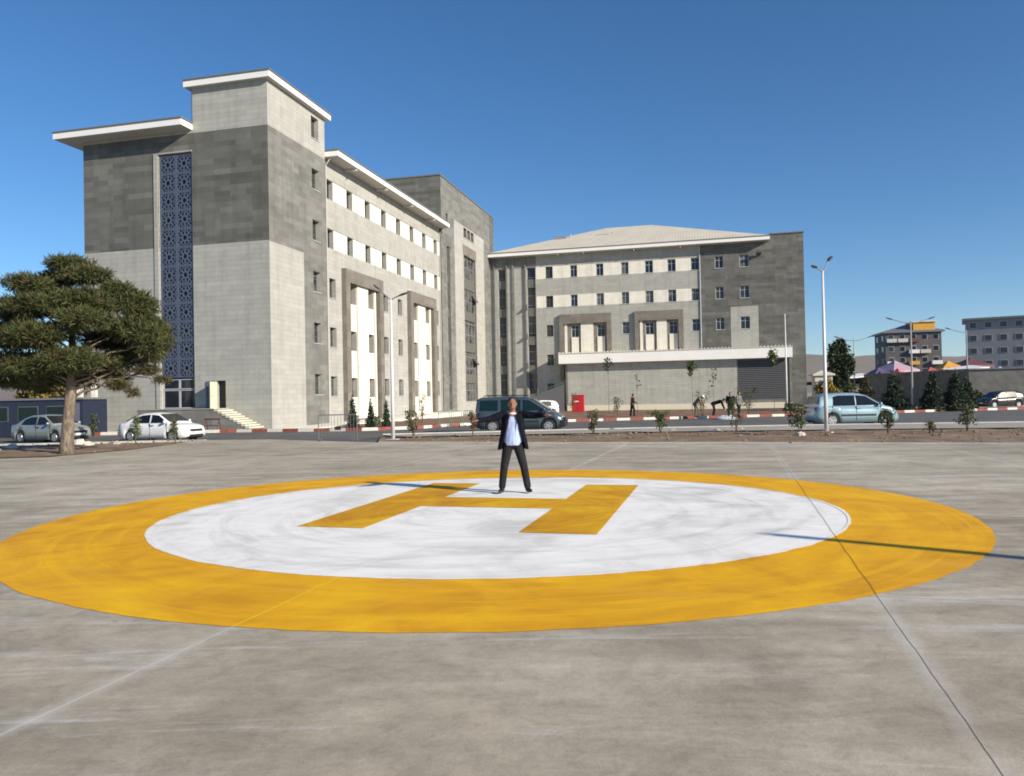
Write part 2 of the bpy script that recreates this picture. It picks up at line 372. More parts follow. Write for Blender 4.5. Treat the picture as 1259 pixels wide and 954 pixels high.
EDGE = [(-15.0, 30.7), (-14.9, 37.5), (-11.7, 37.2), (-5.6, 32.6)]
MED_F = [(-5.6, 32.5), (2.1, 29.4), (9.2, 27.0), (14.8, 24.7), (40, 14.5)]
MED_B = [(-6.2, 37.2), (1, 38.3), (7, 38.9), (15, 38.5), (25, 37.2), (50, 34)]
ISL_F = [(-45, 25.5), (-22, 26.3), (-16.2, 27.3), (-15.0, 30.7), (-14.9, 37.4)]
ISL_B = [(-45, 37.0), (-26, 37.6), (-22, 37.8), (-17.3, 38.3), (-15.0, 37.9)]
KERB = [(-70, 45), (-26, 46.9), (-16.7, 47.4), (-12.7, 46.6), (-8.5, 45.8), (-5.6, 47.2), (-4.2, 50.2), (-1.8, 52.8), (.6, 53.9), (4.6, 55), (12.6, 56.7), (21.2, 58.3), (31.5, 61.6), (60, 69)]
# asphalt road (one sheet, everything between the apron and the far kerb)
loft('road', [(-70, 24), (-15, 29), (-5, 31), (9, 26), (50, 12)], KERB, 110, 10, -.022, 'asphalt')
b = MB()
apron = [(-60, -30), (60, -30), (60, 5.5)] + MED_F[::-1] + EDGE[::-1][1:] + [(-16.2, 27.2), (-22, 26.2), (-60, 24.8)]
b.add([(x, y, 0) for x, y in apron], [tuple(range(len(apron)))]); struct(b.build('apron_pavement', 'apron_concrete'))
loft('soil_island', ISL_F, ISL_B, 60, 14, .02, 'soil', .07)
loft('soil_median', MED_F, MED_B, 90, 14, .015, 'soil', .07)
def kerb(name, line, w_, h, mats, step=1.0, z=0.):
    n_ = max(2, int(sum(math.dist(a, c) for a, c in zip(line, line[1:])) / step)); P = resample(line, n_); b = MB()
    for i in range(n_):
        a, c = Vector(P[i]), Vector(P[i + 1]); d = (c - a).normalized(); nn = Vector((-d.y, d.x)) * w_
        if len(mats) > 1: c = c - d * .012
        b.cur = i % len(mats); vs = []
        for zz in (-.08, h):
            for q in (a, c, c + nn, a + nn): vs.append((q.x, q.y, z + zz + G(q.x, q.y)))
        b.add(vs, [(0, 3, 2, 1), (4, 5, 6, 7), (0, 1, 5, 4), (1, 2, 6, 5), (2, 3, 7, 6), (3, 0, 4, 7)])
    return struct(b.build(name, mats))
kerb('kerb', KERB, .22, .16, ['kerb_red', 'kerb_white'], 1.0)
kerb('median_kerb', MED_B, .25, .15, ['kerb_concrete'], 2)
kerb('median_front_kerb', MED_F, .12, .035, ['kerb_concrete'], 2)
kerb('island_kerb', ISL_B, .25, .15, ['kerb_concrete'], 2)
loft('median_path', [(-5.2, 34.9), (1, 34.9), (7, 34.9), (15, 33.7), (25, 31.6), (50, 26.5)], MED_B, 60, 6, .105, 'path_dust', .012)

b = MB(); b.add([(-14.2, 8.6, .003), (-.9, 26.95, .003), (-.94, 26.98, .003), (-14.24, 8.63, .003)], [(0, 1, 2, 3)]); struct(b.build('apron_line', 'paving'))
# helipad paint on the apron
def disc(name, cx, cy, rx, ry, z, mat, inner=None, n=900):
    rs_ = random.Random(5); w_ = []; v_ = 0
    for i in range(n): v_ = v_ * .8 + rs_.uniform(-.006, .006); w_.append(v_ * math.sin(math.pi * i / n) if False else v_)
    b = MB(); o = [(cx + (rx + w_[i]) * math.cos(2 * math.pi * i / n), cy + (ry + w_[i]) * math.sin(2 * math.pi * i / n), z) for i in range(n)]
    if inner:
        ix, iy, ax_, ay_ = inner; q = [(ix + ax_ * math.cos(2 * math.pi * i / n), iy + ay_ * math.sin(2 * math.pi * i / n), z) for i in range(n)]
        b.add(o + q, [(i, (i + 1) % n, n + (i + 1) % n, n + i) for i in range(n)])
    else: b.add(o, [tuple(range(n))])
    return struct(b.build(name, mat))
disc('helipad_yellow_ring', -.286, 12.36, 6.79, 6.50, .004, 'paint_yellow', (-.228, 12.32, 5.12, 4.745))
disc('helipad_white_disc', -.228, 12.32, 5.10, 4.725, .004, 'paint_white')
disc('helipad_edge_line', -.228, 12.32, 5.135, 4.76, .008, 'paint_rim', (-.228, 12.32, 5.09, 4.715))
b = MB()
O_ = Vector((-.32, 13.08)); dx = Vector((.965, -.262)); dy = Vector((.252, .968))
def quad(u0, u1, v0, v1):
    b.add([(*(O_ + dx * u + dy * v), .008) for u, v in ((u0, v0), (u1, v0), (u1, v1), (u0, v1))], [(0, 1, 2, 3)])
quad(-2.12, -1.10, -2.75, 2.75); quad(1.10, 2.12, -2.75, 2.75); quad(-1.10, 1.10, -.58, .58)
struct(b.build('helipad_letter', 'paint_yellow_letter'))

# clods, gravel and dry tufts lying on the two soil strips
b = MB()
for k in range(650):
    if k % 4: A_, B_, t_ = MED_F, MED_B, random.random() * .62
    else: A_, B_, t_ = ISL_F, ISL_B, random.random() * .9
    if k < 2: RS = {}
    key = id(A_)
    if key not in RS: RS[key] = (resample(A_, 200), resample(B_, 200))
    i_ = random.randrange(5, 150 if A_ is MED_F else 200); a_, c_ = RS[key][0][i_], RS[key][1][i_]; r_ = random.uniform(.015, .05) * (1.8 if random.random() < .08 else 1)
    b.cur = random.choice([0, 0, 1]); b.ell((a_[0] + (c_[0] - a_[0]) * t_, a_[1] + (c_[1] - a_[1]) * t_, .04 + .06 * math.sin(math.pi * t_)), (r_ * 1.3, r_, r_ * .8), 5, 4)
struct(b.build('soil_clods', ['soil', 'soil']), 'stuff')
b = None
# ------------------------------------------------------------------ hospital (local axes: x along the end wall, y along the long wing)
C0 = Vector((-15.7, 51.0, 0)); RZ = math.atan2(-.2425, .97)
def wl(x, y, z=0): return (C0.x + .97 * x + .2425 * y, C0.y - .2425 * x + .97 * y, z)
H = thing('hospital_building', 'large grey and cream stone hospital with stair tower, long wing and lattice window', 'building', C0, RZ)
def facade(name, axis, const, u0, u1, z0, z1, holes, regions, default, depth=.28, parent=H, extra_u=(), label=None):
    """wall sheet with openings, reveals and cladding areas; axis A faces -y, axis B faces +x"""
    us = sorted({u0, u1, *[h[0] for h in holes], *[h[1] for h in holes], *[r[0] for r in regions], *[r[1] for r in regions]})
    zs = sorted({z0, z1, *[h[2] for h in holes], *[h[3] for h in holes], *[r[2] for r in regions], *[r[3] for r in regions]})
    us = [u for u in us if u0 <= u <= u1]; zs = [z for z in zs if z0 <= z <= z1]
    mats = [default] + sorted({r[4] for r in regions} - {default}); b = MB()
    P = (lambda u, z, d: (u, const + d, z)) if axis == 'A' else (lambda u, z, d: (const - d, u, z))
    for i in range(len(us) - 1):
        for j in range(len(zs) - 1):
            a, c, e, f = us[i], us[i + 1], zs[j], zs[j + 1]
            if c - a < 1e-6 or f - e < 1e-6: continue
            mu, mz = (a + c) / 2, (e + f) / 2
            if any(h[0] < mu < h[1] and h[2] < mz < h[3] for h in holes): continue
            m = default
            for r in regions:
                if r[0] < mu < r[1] and r[2] < mz < r[3]: m = r[4]
            b.cur = mats.index(m); b.add([P(a, e, 0), P(c, e, 0), P(c, f, 0), P(a, f, 0)], [(0, 1, 2, 3)])
    b.cur = 0
    for h in holes:
        a, c, e, f = h[:4]
        b.add([P(a, e, 0), P(c, e, 0), P(c, f, 0), P(a, f, 0), P(a, e, depth), P(c, e, depth), P(c, f, depth), P(a, f, depth)],
              [(0, 1, 5, 4), (1, 2, 6, 5), (2, 3, 7, 6), (3, 0, 4, 7)])
    o = b.build(name, mats, parent)
    if label: o['label'] = label
    return o
def window(axis, const, u0, u1, z0, z1, frame='frame_dark', pane='pane', parent=H, nm=1, nt_=1, depth=.2, name='window', sill=True, fw_=.06):
    P = (lambda u, z, d: (u, const + d, z)) if axis == 'A' else (lambda u, z, d: (const - d, u, z))
    def bx(b, a, c, e, f, d0, d1):
        p, q = P(a, e, d0), P(c, f, d1)
        b.box(*sorted((p[0], q[0])), *sorted((p[1], q[1])), *sorted((p[2], q[2])))
    b = MB(); k = fw_; d = depth
    bx(b, u0, u0 + k, z0, z1, d - .03, d + .04); bx(b, u1 - k, u1, z0, z1, d - .03, d + .04)
    bx(b, u0 + k, u1 - k, z0, z0 + k, d - .03, d + .04); bx(b, u0 + k, u1 - k, z1 - k, z1, d - .03, d + .04)
    for i in range(nm):
        c = u0 + (u1 - u0) * (i + 1) / (nm + 1); bx(b, c - k * .45, c + k * .45, z0 + k, z1 - k, d - .02, d + .04)
    for i in range(nt_):
        c = z0 + (z1 - z0) * (i + 1) / (nt_ + 1) + (z1 - z0) * (.16 if nt_ == 1 else 0); bx(b, u0 + k, u1 - k, c - k * .4, c + k * .4, d - .01, d + .04)
    wdw = b.build(name, frame, parent)
    b = MB(); bx(b, u0 + .02, u1 - .02, z0 + .02, z1 - .02, d + .01, d + .03); b.build('pane', random.choice([pane, pane, 'pane', 'pane_grey', 'pane_blind']) if sill or nm else pane, wdw)
    if sill:
        b = MB(); bx(b, u0 - .06, u1 + .06, z0 - .06, z0 + .0, -.05, d - .03); b.build('sill', 'frame_light', wdw)
    return wdw

# --- end wall (axis A, y=0)
HA = [(-8.35, -5.75, 1.45, 18.75), (-4.1, -3.4, 1.39, 3.27)]
regA = [(-14.45, 0, 12.4, 20.0, 'dark_stone')]
facade('end_wall', 'A', 0, -14.45, 0, -1, 20.2, HA, regA, 'light_stone', .35)
facade('tower_wall', 'A', 0, -5.65, 0, 20.2, 23, [], [], 'light_stone')
MB().box(-5.75, -5.6, .06, 7.9, 20.2, 23).build('tower_side_wall', 'light_stone', H)
b = MB(); b.box(-8.72, -8.40, -.06, .0, 1.45, 18.85); b.box(-8.40, -5.72, -.06, 0., 18.76, 18.86); b.build('screen_trim', 'light_stone', H)
# lattice screen
b = MB(); cw, x0s, z0s = 1.26, -8.31, 3.55
def bar(b, x1, z1, x2, z2, w_=.05, y0=.06, y1=.12):
    d = Vector((x2 - x1, z2 - z1)); nn = Vector((-d.y, d.x)).normalized() * w_ / 2
    q = [(x1 + nn.x, z1 + nn.y), (x2 + nn.x, z2 + nn.y), (x2 - nn.x, z2 - nn.y), (x1 - nn.x, z1 - nn.y)]
    b.add([(x, y0, z) for x, z in q] + [(x, y1, z) for x, z in q], [(0, 1, 2, 3), (7, 6, 5, 4), (0, 4, 5, 1), (1, 5, 6, 2), (2, 6, 7, 3), (3, 7, 4, 0)])
for c in range(2):
    for r_ in range(12):
        cx, cz = x0s + cw * (c + .5), z0s + cw * (r_ + .5); hlf = cw / 2
        for sx in (-1, 1):
            bar(b, cx + sx * (hlf - .05), cz - hlf, cx + sx * (hlf - .05), cz + hlf, .09); bar(b, cx - hlf, cz + sx * (hlf - .045), cx + hlf, cz + sx * (hlf - .045), .08, .062, .118)
        R1, R2, R3 = .20, .36, .56
        pt = lambda rad, k: (cx + rad * math.cos(math.pi * k / 8), cz + rad * math.sin(math.pi * k / 8))
        for k in range(0, 16, 2):
            bar(b, *pt(R1, k + 1), *pt(R1, k + 3), .075, .064, .116)
            bar(b, *pt(R1, k + 1), *pt(R2, k), .06, .066, .114); bar(b, *pt(R1, k + 1), *pt(R2, k + 2), .06, .068, .112)
            bar(b, *pt(R2, k), *pt(R3, k), .075, .07, .11); bar(b, *pt(R2, k), *pt(R3, k + 1), .05, .072, .108); bar(b, *pt(R2, k + 2), *pt(R3, k + 1), .05, .073, .107)
        for sx in (-1, 1):
            for sz in (-1, 1):
                bar(b, cx + sx * hlf * .45, cz + sz * hlf, cx + sx * hlf, cz + sz * hlf * .45, .07, .075, .105); bar(b, cx + sx * .40, cz + sz * .40, cx + sx * .58, cz + sz * .58, .07, .077, .103)
b.build('lattice_screen', 'frame_slate', H)
b = MB(); b.box(-8.34, -5.76, .30, .33, 3.5, 18.74); b.build('screen_glass', 'pane', H)
for c in range(2):
    a = -8.33 + c * 1.29
    window('A', 0, a, a + 1.27, 1.47, 2.72, nm=0, nt_=0, sill=False, frame='frame_light'); window('A', 0, a, a + 1.27, 2.76, 3.45, nm=0, nt_=0, sill=False, frame='frame_light')
# end door with its open leaf
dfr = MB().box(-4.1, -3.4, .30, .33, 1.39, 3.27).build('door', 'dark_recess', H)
b = MB(); b.box(-4.16, -4.10, -.72, .0, 1.40, 3.2); b.build('open_leaf', 'slate_door', dfr)
b = MB(); b.box(-4.10, -4.07, -.70, .0, 1.42, 3.18); b.build('leaf_lining', 'cream_door', dfr)
b = MB()
b.box(-4.065, -4.05, -.6, -.1, 2.3, 2.33)
b.build('panel_trim', 'soffit', dfr)
b = MB(); b.box(-4.86, -4.18, -.06, -.0, 1.40, 3.24); b.build('flat_panel', 'slate_door', dfr)  # slate-coloured panel flat on the wall, left of the opening
b = MB(); b.box(-4.06, -4.03, -.64, -.58, 2.2, 2.34); b.build('handle', 'alloy', dfr)
# stair and landing
st_ = MB(); st_.box(-8.9, -3.1, -1.7, -.02, -.6, 1.39)
N_ = 9
for i in range(N_): st_.box(-3.1 + i * .28, -3.1 + (i + 1) * .28, -1.7, -.02, -.6, 1.39 - (i + 1) * 1.39 / (N_ + 1))
stair = st_.build('stair', 'mid_stone', H); stair['label'] = 'entrance steps with pale treads down from the landing'
b = MB()
for i in range(N_): b.box(-3.12 + i * .28, -3.1 + (i + 1) * .28, -1.74, -.03, 1.39 - (i + 1) * 1.39 / (N_ + 1), 1.39 - (i + 1) * 1.39 / (N_ + 1) + .09)
b.build('tread', 'concrete_step', stair)
b = MB(); b.box(-8.95, -3.1, -1.75, -.03, 1.39, 1.44); b.build('landing_slab', 'light_stone', stair)

# --- long side, tower part (axis B, x=0)
tw = [(5.85, 6.95, z - 1.5, z) for z in (3.76, 7.52, 11.28, 15.04, 18.8)] + [(5.85, 6.95, 21.05, 22.65)]
regT = [(4.5, 7.9, -1, 20, 'mid_stone'), (0, 7.9, 12.35, 20, 'mid_stone')]
facade('tower_wall', 'B', 0, 0, 7.9, -1, 23, tw, regT, 'warm_stone', .45)
for h in tw: window('B', 0, *h, depth=.36, pane='pane_grey', nt_=2)
MB().box(-5.6, -.02, 7.75, 7.9, 20.2, 23).build('tower_rear_wall', 'light_stone', H)
def slab_roof(name, x0, x1, y0, y1, z, fh=.36, soff=None):
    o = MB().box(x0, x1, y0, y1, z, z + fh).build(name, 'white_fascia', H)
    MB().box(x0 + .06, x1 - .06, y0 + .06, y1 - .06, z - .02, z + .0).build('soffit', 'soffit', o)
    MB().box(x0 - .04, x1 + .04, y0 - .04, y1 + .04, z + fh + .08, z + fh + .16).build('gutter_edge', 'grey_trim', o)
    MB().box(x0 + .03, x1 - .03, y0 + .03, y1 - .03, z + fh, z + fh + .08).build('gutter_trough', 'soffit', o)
    return o
slab_roof('tower_roof', -6.05, .38, -.38, 8.25, 23.0, .36)
# --- wing
XW = -.12
wcols = [8.3 + 3.42 * i for i in range(8)]
topw = [(c, c + 1.05, z - 1.45, z) for c in wcols for z in (18.65, 14.9)]
loww = [(c, c + 1.05, z - 1.5, z) for c in (8.55, 18.75, 22.1, 32.35) for z in (11.15, 7.4, 3.65)]
porw = [(c, c + 1.05, z - 1.5, z) for c in (11.95, 15.35, 25.75, 29.15) for z in (11.05, 7.3, 3.55)]
regW = [(8.2, 34.2, 17.2, 18.65, 'cream_panel'), (8.2, 34.2, 13.45, 14.9, 'cream_panel'),
        (10.6, 17.9, -1, 12.2, 'portal_stone'), (24.4, 31.7, -1, 12.2, 'portal_stone'), (7.9, 34.2, 18.65, 18.72, 'mid_stone'), (7.9, 34.2, 14.9, 14.97, 'mid_stone')]
facade('wing_wall', 'B', XW, 7.9, 34.2, -1, 20.2, topw + loww + porw, regW, 'warm_stone', .45)
for h in topw + loww + porw: window('B', XW, *h, depth=.36, pane='pane_grey', sill=h not in topw, nt_=1)
for y0 in (10.6, 24.4):
    b = MB(); b.box(XW, XW + .4, y0, y0 + 7.3, 11.15, 12.2); b.box(XW, XW + .4, y0, y0 + .75, -.5, 11.15); b.box(XW, XW + .4, y0 + 6.55, y0 + 7.3, -.5, 11.15)
    fr = b.build('portal_frame', 'portal_stone', H); fr['label'] = 'dark stone surround framing tall white panels'
    b = MB(); b.box(XW, XW + .16, y0 + 2.55, y0 + 4.6, .3, 11.15); b.build('pillar', 'cream_panel', fr)
    b = MB()
    for c in (y0 + 1.37, y0 + 4.77):
        for zt in (9.55, 5.8, 2.05): b.box(XW, XW + .10, c, c + 1.0, max(zt - 2.2, .35), zt - .03)
    b.box(XW, XW + .12, y0 + 5.98, y0 + 6.28, .3, 11.12); b.build('infill_panel', 'cream_panel', fr)
# drainpipes
for yy in (8.1, 34.0): b = MB(); b.tube([(XW + .08, yy, 0), (XW + .08, yy, 19.6), (XW + .5, yy, 20.15)], .045); b.build('drainpipe', 'soffit', H)
b = MB()
for i in range(4): b.box(XW + .05, XW + 1.1, 11.3 + i * 6.1, 11.45 + i * 6.1, 20.0, 20.17)
b.build('eave_bracket', 'soffit', H)
# eaves
e1 = slab_roof('eave', -15.85, -5.66, -1.2, 35.4, 20.2, .36); slab_roof('eave', -5.60, 1.08, 7.92, 34.18, 20.2, .36)
def hip(name, x0, x1, y0, y1, z, zr, inset, mat='roof_metal'):
    b = MB(); w_, d_ = x1 - x0, y1 - y0
    if w_ < d_: r1, r2 = ((x0 + x1) / 2, y0 + inset, zr), ((x0 + x1) / 2, y1 - inset, zr); fs = [(0, 1, 4), (1, 2, 5, 4), (2, 3, 5), (3, 0, 4, 5)]
    else: r1, r2 = (x0 + inset, (y0 + y1) / 2, zr), (x1 - inset, (y0 + y1) / 2, zr); fs = [(0, 1, 5, 4), (1, 2, 5), (2, 3, 4, 5), (3, 0, 4)]
    b.add([(x0, y0, z), (x1, y0, z), (x1, y1, z), (x0, y1, z), r1, r2], fs); return b.build(name, mat, H)
hip('roof', -15.6, .9, 8.0, 34.1, 20.74, 22.6, 7)
# --- rear tower (x=0, y 34.2..56)
holD = [(42.3, 47.2, 1.4, 18.8), (36.2, 37.2, .6, 18.7), (36.0, 36.7, 21.2, 22.3)] + [(42.5 + i * 1.45, 43.7 + i * 1.45, 20.9, 22.05) for i in range(3)]
regD = [(38.9, 51.0, -1, 22.2, 'warm_stone'), (42.0, 47.5, 18.8, 20.0, 'portal_stone')]
facade('rear_tower_wall', 'B', .02, 34.2, 53.9, -1, 26, holD, regD, 'mid_stone', .4)
b = MB(); b.box(-14.45, .02, 34.2, 34.4, 19, 26); b.box(-14.6, -14.4, 34.2, 56, -1, 26); b.box(-.18, .02, 53.95, 56, -1, 26); b.box(-14.45, .0, 55.8, 56, -1, 25.95); b.box(-14.4, -.18, 34.4, 55.8, 25.6, 25.8)
b.build('rear_tower_side_wall', 'dark_stone', H)
b = MB(); b.box(-14.5, .10, 34.12, 56.1, 26.0, 26.14); b.build('parapet_cap', 'grey_trim', H)
window('B', .02, *holD[0], nm=3, nt_=12, sill=False, depth=.3, pane='pane_grey', frame='galv_dull', name='curtain_wall', fw_=.09)
window('B', .02, *holD[1], nm=0, nt_=12, sill=False, depth=.3, pane='pane_grey', name='curtain_wall', fw_=.07)
for h in holD[2:]: window('B', .02, *h, depth=.3, nm=0, nt_=0)
for i in range(4):
    MB().box(-.22, -.14, 42.35, 47.15, 3.6 + i * 3.75, 4.7 + i * 3.75).build('spandrel_panel', 'spandrel', H); MB().box(-.22, -.14, 36.25, 37.15, 3.4 + i * 3.75, 4.3 + i * 3.75).build('spandrel_panel', 'spandrel', H)
for zz in (5.9, 13.6):
    b = MB(); b.add([(-.2, 46.2, zz + .8), (.35, 46.2, zz), (.35, 47.1, zz), (-.2, 47.1, zz + .8), (-.24, 46.2, zz + .77), (.31, 46.2, zz - .03), (.31, 47.1, zz - .03), (-.24, 47.1, zz + .77)], [(0, 1, 2, 3), (7, 6, 5, 4), (0, 4, 5, 1), (1, 5, 6, 2), (2, 6, 7, 3)]); b.build('open_sash', 'frame_dark', H)

# --- cross wing (axis A, y=53.9)
YC = 53.9
cc = [(7.5, 8.45), (10.75, 11.65), (14.1, 15.05), (17.3, 18.25), (20.3, 21.3), (23.1, 24.1), (25.95, 26.95)]
tC = [(a, c, z - 1.5, z) for a, c in cc for z in (18.7, 14.9)]
lC = [(7.5, 8.4, 9.6, 11.1), (7.5, 8.4, 5.85, 7.25), (7.5, 8.4, 1.9, 3.5), (17.3, 18.25, 9.6, 11.1), (25.95, 26.95, 9.6, 11.1)]
pC = [(a, c, 9.4, 10.95) for a, c in ((10.75, 11.7), (14.1, 15.1), (20.2, 21.25), (23.15, 24.2))]
dC = [(a, c, z - 1.5, z) for a, c in ((28.85, 29.85), (31.75, 32.85)) for z in (18.75, 14.95, 11.15)]
strips = [(1.1, 2.1, .4, 18.7), (5.0, 6.15, .4, 18.7)]
regC = [(6.25, 26.0, 17.15, 18.72, 'cream_panel'), (6.25, 26.0, 13.4, 14.92, 'cream_panel'), (27.1, 39.2, -1, 21, 'dark_stone'), (35.3, 39.2, -1, 21, 'dark_stone'),
        (30.6, 33.85, 6, 12.4, 'light_stone'), (9.25, 15.95, 4, 12.35, 'portal_stone'), (18.9, 24.9, 4, 12.3, 'portal_stone'), (.0, 6.25, 18.7, 20.2, 'mid_stone')]
facade('cross_wing_wall', 'A', YC, 0, 39.2, -1, 20.2, tC + lC + pC + dC + strips, regC, 'light_stone', .3)
facade('cross_wing_wall', 'A', YC, 35.3, 39.2, 20.2, 21.0, [], [], 'dark_stone', .3)
for h in tC + lC + pC + dC: window('A', YC, *h, depth=.2, frame='frame_light' if h[0] > 8.5 else 'frame_dark')
for h in strips:
    window('A', YC, *h, nm=0, nt_=14, sill=False, depth=.26, name='curtain_wall', frame='galv_dull', pane='pane')
for a, c in ((1.12, 2.08), (5.02, 6.13)):
    for i in range(5): MB().box(a, c, YC + .14, YC + .2, 1.1 + i * 3.75 + (0 if i else -.5), 2.2 + i * 3.75).build('spandrel_panel', 'spandrel', H)
b = MB()
for x in (.55, 2.25, 4.75): b.box(x, x + .12, YC - .22, YC - .02, -.5, 19.9)
b.box(3.0, 3.3, YC - .15, YC - .02, -.5, 20.1); b.build('fin', 'mid_stone', H)
b = MB()
for zz in (13.2, 9.4, 5.6):
    b.add([(4.55, YC - .55, zz), (4.95, YC - .02, zz + .75), (4.95, YC - .02, zz), (5.0, YC - .55, zz), (5.0, YC - .02, zz + .75), (5.0, YC - .02, zz)], [(0, 1, 2), (3, 5, 4), (0, 3, 4, 1), (0, 2, 5, 3)])
b.build('open_sash', 'frame_dark', H)
for x0, x1, pl in ((9.25, 15.95, (12.0, 13.6)), (18.9, 24.9, (21.6, 22.85))):
    b = MB(); b.box(x0, x1, YC - .35, YC, 11.15, 12.35); b.box(x0, x0 + .5, YC - .35, YC, 4, 11.15); b.box(x1 - .6, x1, YC - .35, YC, 4, 11.15)
    fr = b.build('portal_frame', 'portal_stone', H)
    b = MB(); b.box(pl[0], pl[1], YC - .14, YC, 4, 11.14); b.build('pillar', 'cream_panel', fr)
    b = MB(); b.box(x0 + .62, x0 + .95, YC - .1, YC, 4, 11.13)
    for h in pC:
        if x0 < h[0] < x1: b.box(h[0] + .02, h[1] - .02, YC - .08, YC, 4, 9.36)
    b.build('infill_panel', 'cream_panel', fr)
b = MB(); b.tube([(27.02, YC - .08, 0), (27.02, YC - .08, 19.5), (27.02, YC - .5, 20.15)], .06); b.build('drainpipe', 'frame_light', H)
b = MB()
for x in (9.3, 12.6, 19.0, 24.7): b.box(x, x + .12, YC - 1.1, YC - .02, 19.95, 20.17)
b.build('eave_bracket', 'soffit', H)
slab_roof('eave', .05, 35.28, YC - 1.2, YC + 17.2, 20.2, .36)
hip('roof', .1, 35.2, YC - 1.1, YC + 17.0, 20.74, 24.9, 14.5)
b = MB(); b.box(39.0, 39.2, YC + .06, YC + 16, -1, 21.0); b.box(0, 39.2, YC + 15.8, YC + 16, -1, 20.1); b.box(35.3, 39.0, YC + .06, YC + 15.8, 20.6, 20.8); b.build('cross_wing_side_wall', 'dark_stone', H)
b = MB(); b.box(35.3, 39.3, YC - .12, YC + 16.1, 21.0, 21.14); b.build('parapet_cap', 'grey_trim', H)
for x, y in ((8.0, YC + 3.6), (13.6, YC + 4.4)):
    b = MB(); b.box(x, x + 1.7, y, y + 1, 22.6, 23.35); b.box(x + .2, x + .3, y + .1, y + .9, 21.5, 22.6); b.box(x + 1.3, x + 1.4, y + .1, y + .9, 21.5, 22.6); b.tube([(x + 2.2, y + .5, 21.5), (x + 2.2, y + .5, 23.6)], .12)
    b.build('rooftop_unit', 'galvanised', H)
b = MB(); b.box(34.0, 34.3, YC - .35, YC, 18.55, 18.7); b.box(33.7, 34.3, YC - .6, YC - .3, 18.6, 18.85); b.build('camera_box', 'black_trim', H)
# rear shell so that the blocks are closed
b = MB(); b.box(-14.45, -14.3, .05, 34.2, -1, 20.15); b.build('rear_wall', 'light_stone', H)
# white plinth path along the wing
b = MB()
P0 = [(.02, .2, -.12), (.02, 34, .55)]
for (x0, x1) in ((.02, 2.3),):
    b.add([(x0, .0, .02), (x1, .0, -.02), (x1, 34, .40), (x0, 34, .45), (x0, 0, -.5), (x1, 0, -.5), (x1, 34, -.5), (x0, 34, -.5)], [(0, 1, 2, 3), (0, 4, 5, 1), (1, 5, 6, 2), (2, 6, 7, 3)])
pl = b.build('footpath', 'white_plinth', None, loc=C0, rz=RZ); struct(pl)
b = MB(); b.add([(-14.45 - 8, -3.2, 0), (.02, -3.2, .0), (.02, -.02, 0.), (-14.45 - 8, -.02, 0.)], [(0, 1, 2, 3)]); struct(b.build('end_pavement', 'paving', None, loc=(C0.x, C0.y, .02), rz=RZ))
loft('planting_soil', [(-8.3, 46.1), (-5.7, 47.4), (-4.3, 50.4), (-1.9, 53.0), (.6, 54.2), (4.6, 55.3), (12.6, 57), (21.2, 58.6), (31.5, 61.9), (60, 69.3)],
     [(-12.2, 53.5), (-9.5, 64), (-3, 80), (3, 92), (6, 92), (9, 92), (20, 88), (28, 86), (36, 84), (64, 78)], 80, 16, .0, 'red_soil', .12)

# ------------------------------------------------------------------ low annex in front of the cross wing
AN = thing('annex_building', 'low stone annex with broad white fascia and grey louvred doors in front of the hospital', 'building', C0, RZ)
YA = 52.1
facade('annex_wall', 'A', YA, 10.45, 37.2, -1, 6.2, [(31.2, 37.1, .95, 5.75)], [(31.1, 37.2, -1, 6.2, 'mid_stone')], 'light_stone', .2, parent=AN)
for xs_ in (10.25, 37.2): MB().box(xs_, xs_ + .2, YA + .02, YC - .02, -1, 6).build('side_wall', 'mid_stone', AN)
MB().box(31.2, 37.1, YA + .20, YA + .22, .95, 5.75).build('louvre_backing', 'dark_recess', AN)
b = MB()
for i in range(22):
    z = .98 + i * .22; b.add([(31.22, YA + .02, z), (37.08, YA + .02, z), (37.08, YA + .16, z + .16), (31.22, YA + .16, z + .16), (31.22, YA + .02, z + .03), (37.08, YA + .02, z + .03), (37.08, YA + .16, z + .19), (31.22, YA + .16, z + .19)],
                            [(0, 1, 2, 3), (7, 6, 5, 4), (0, 4, 5, 1), (3, 2, 6, 7)])
b.build('louvre', 'shutter_grey', AN)
MB().box(10.35, 37.3, YA - .08, YA, -.8, .62).build('plinth', 'concrete_step', AN)
fa = MB().box(9.5, 37.4, YA - .95, YC - .02, 5.9, 7.1).build('fascia', 'white_fascia', AN)
MB().box(9.45, 37.45, YA - 1.0, YC - .02, 7.1, 7.2).build('coping', 'soffit', fa)
b = MB()
for i in range(69): b.box(9.5 + i * .405, 9.5 + i * .405 + .16, YA - .95, YA - .3, 7.2, 7.34)
b.build('seam_cap', 'guard_cream', AN)
b = MB(); b.box(9.55, 37.35, YA - .3, YC - .03, 7.2, 7.26); b.build('roof', 'roof_metal', AN)
# small emblem on the fascia
b = MB(); b.tube([(35.0, YA - .96, 6.5), (35.0, YA - .975, 6.5)], .22, 14); b.build('emblem', 'burgundy', fa)
b = MB()
for k in range(3):
    a = R(90 + 120 * k); b.ell((35.0 + .1 * math.cos(a), YA - .98, 6.5 + .1 * math.sin(a)), (.06, .01, .06), 8, 5)
b.build('emblem_petal', 'shirt_white', fa)
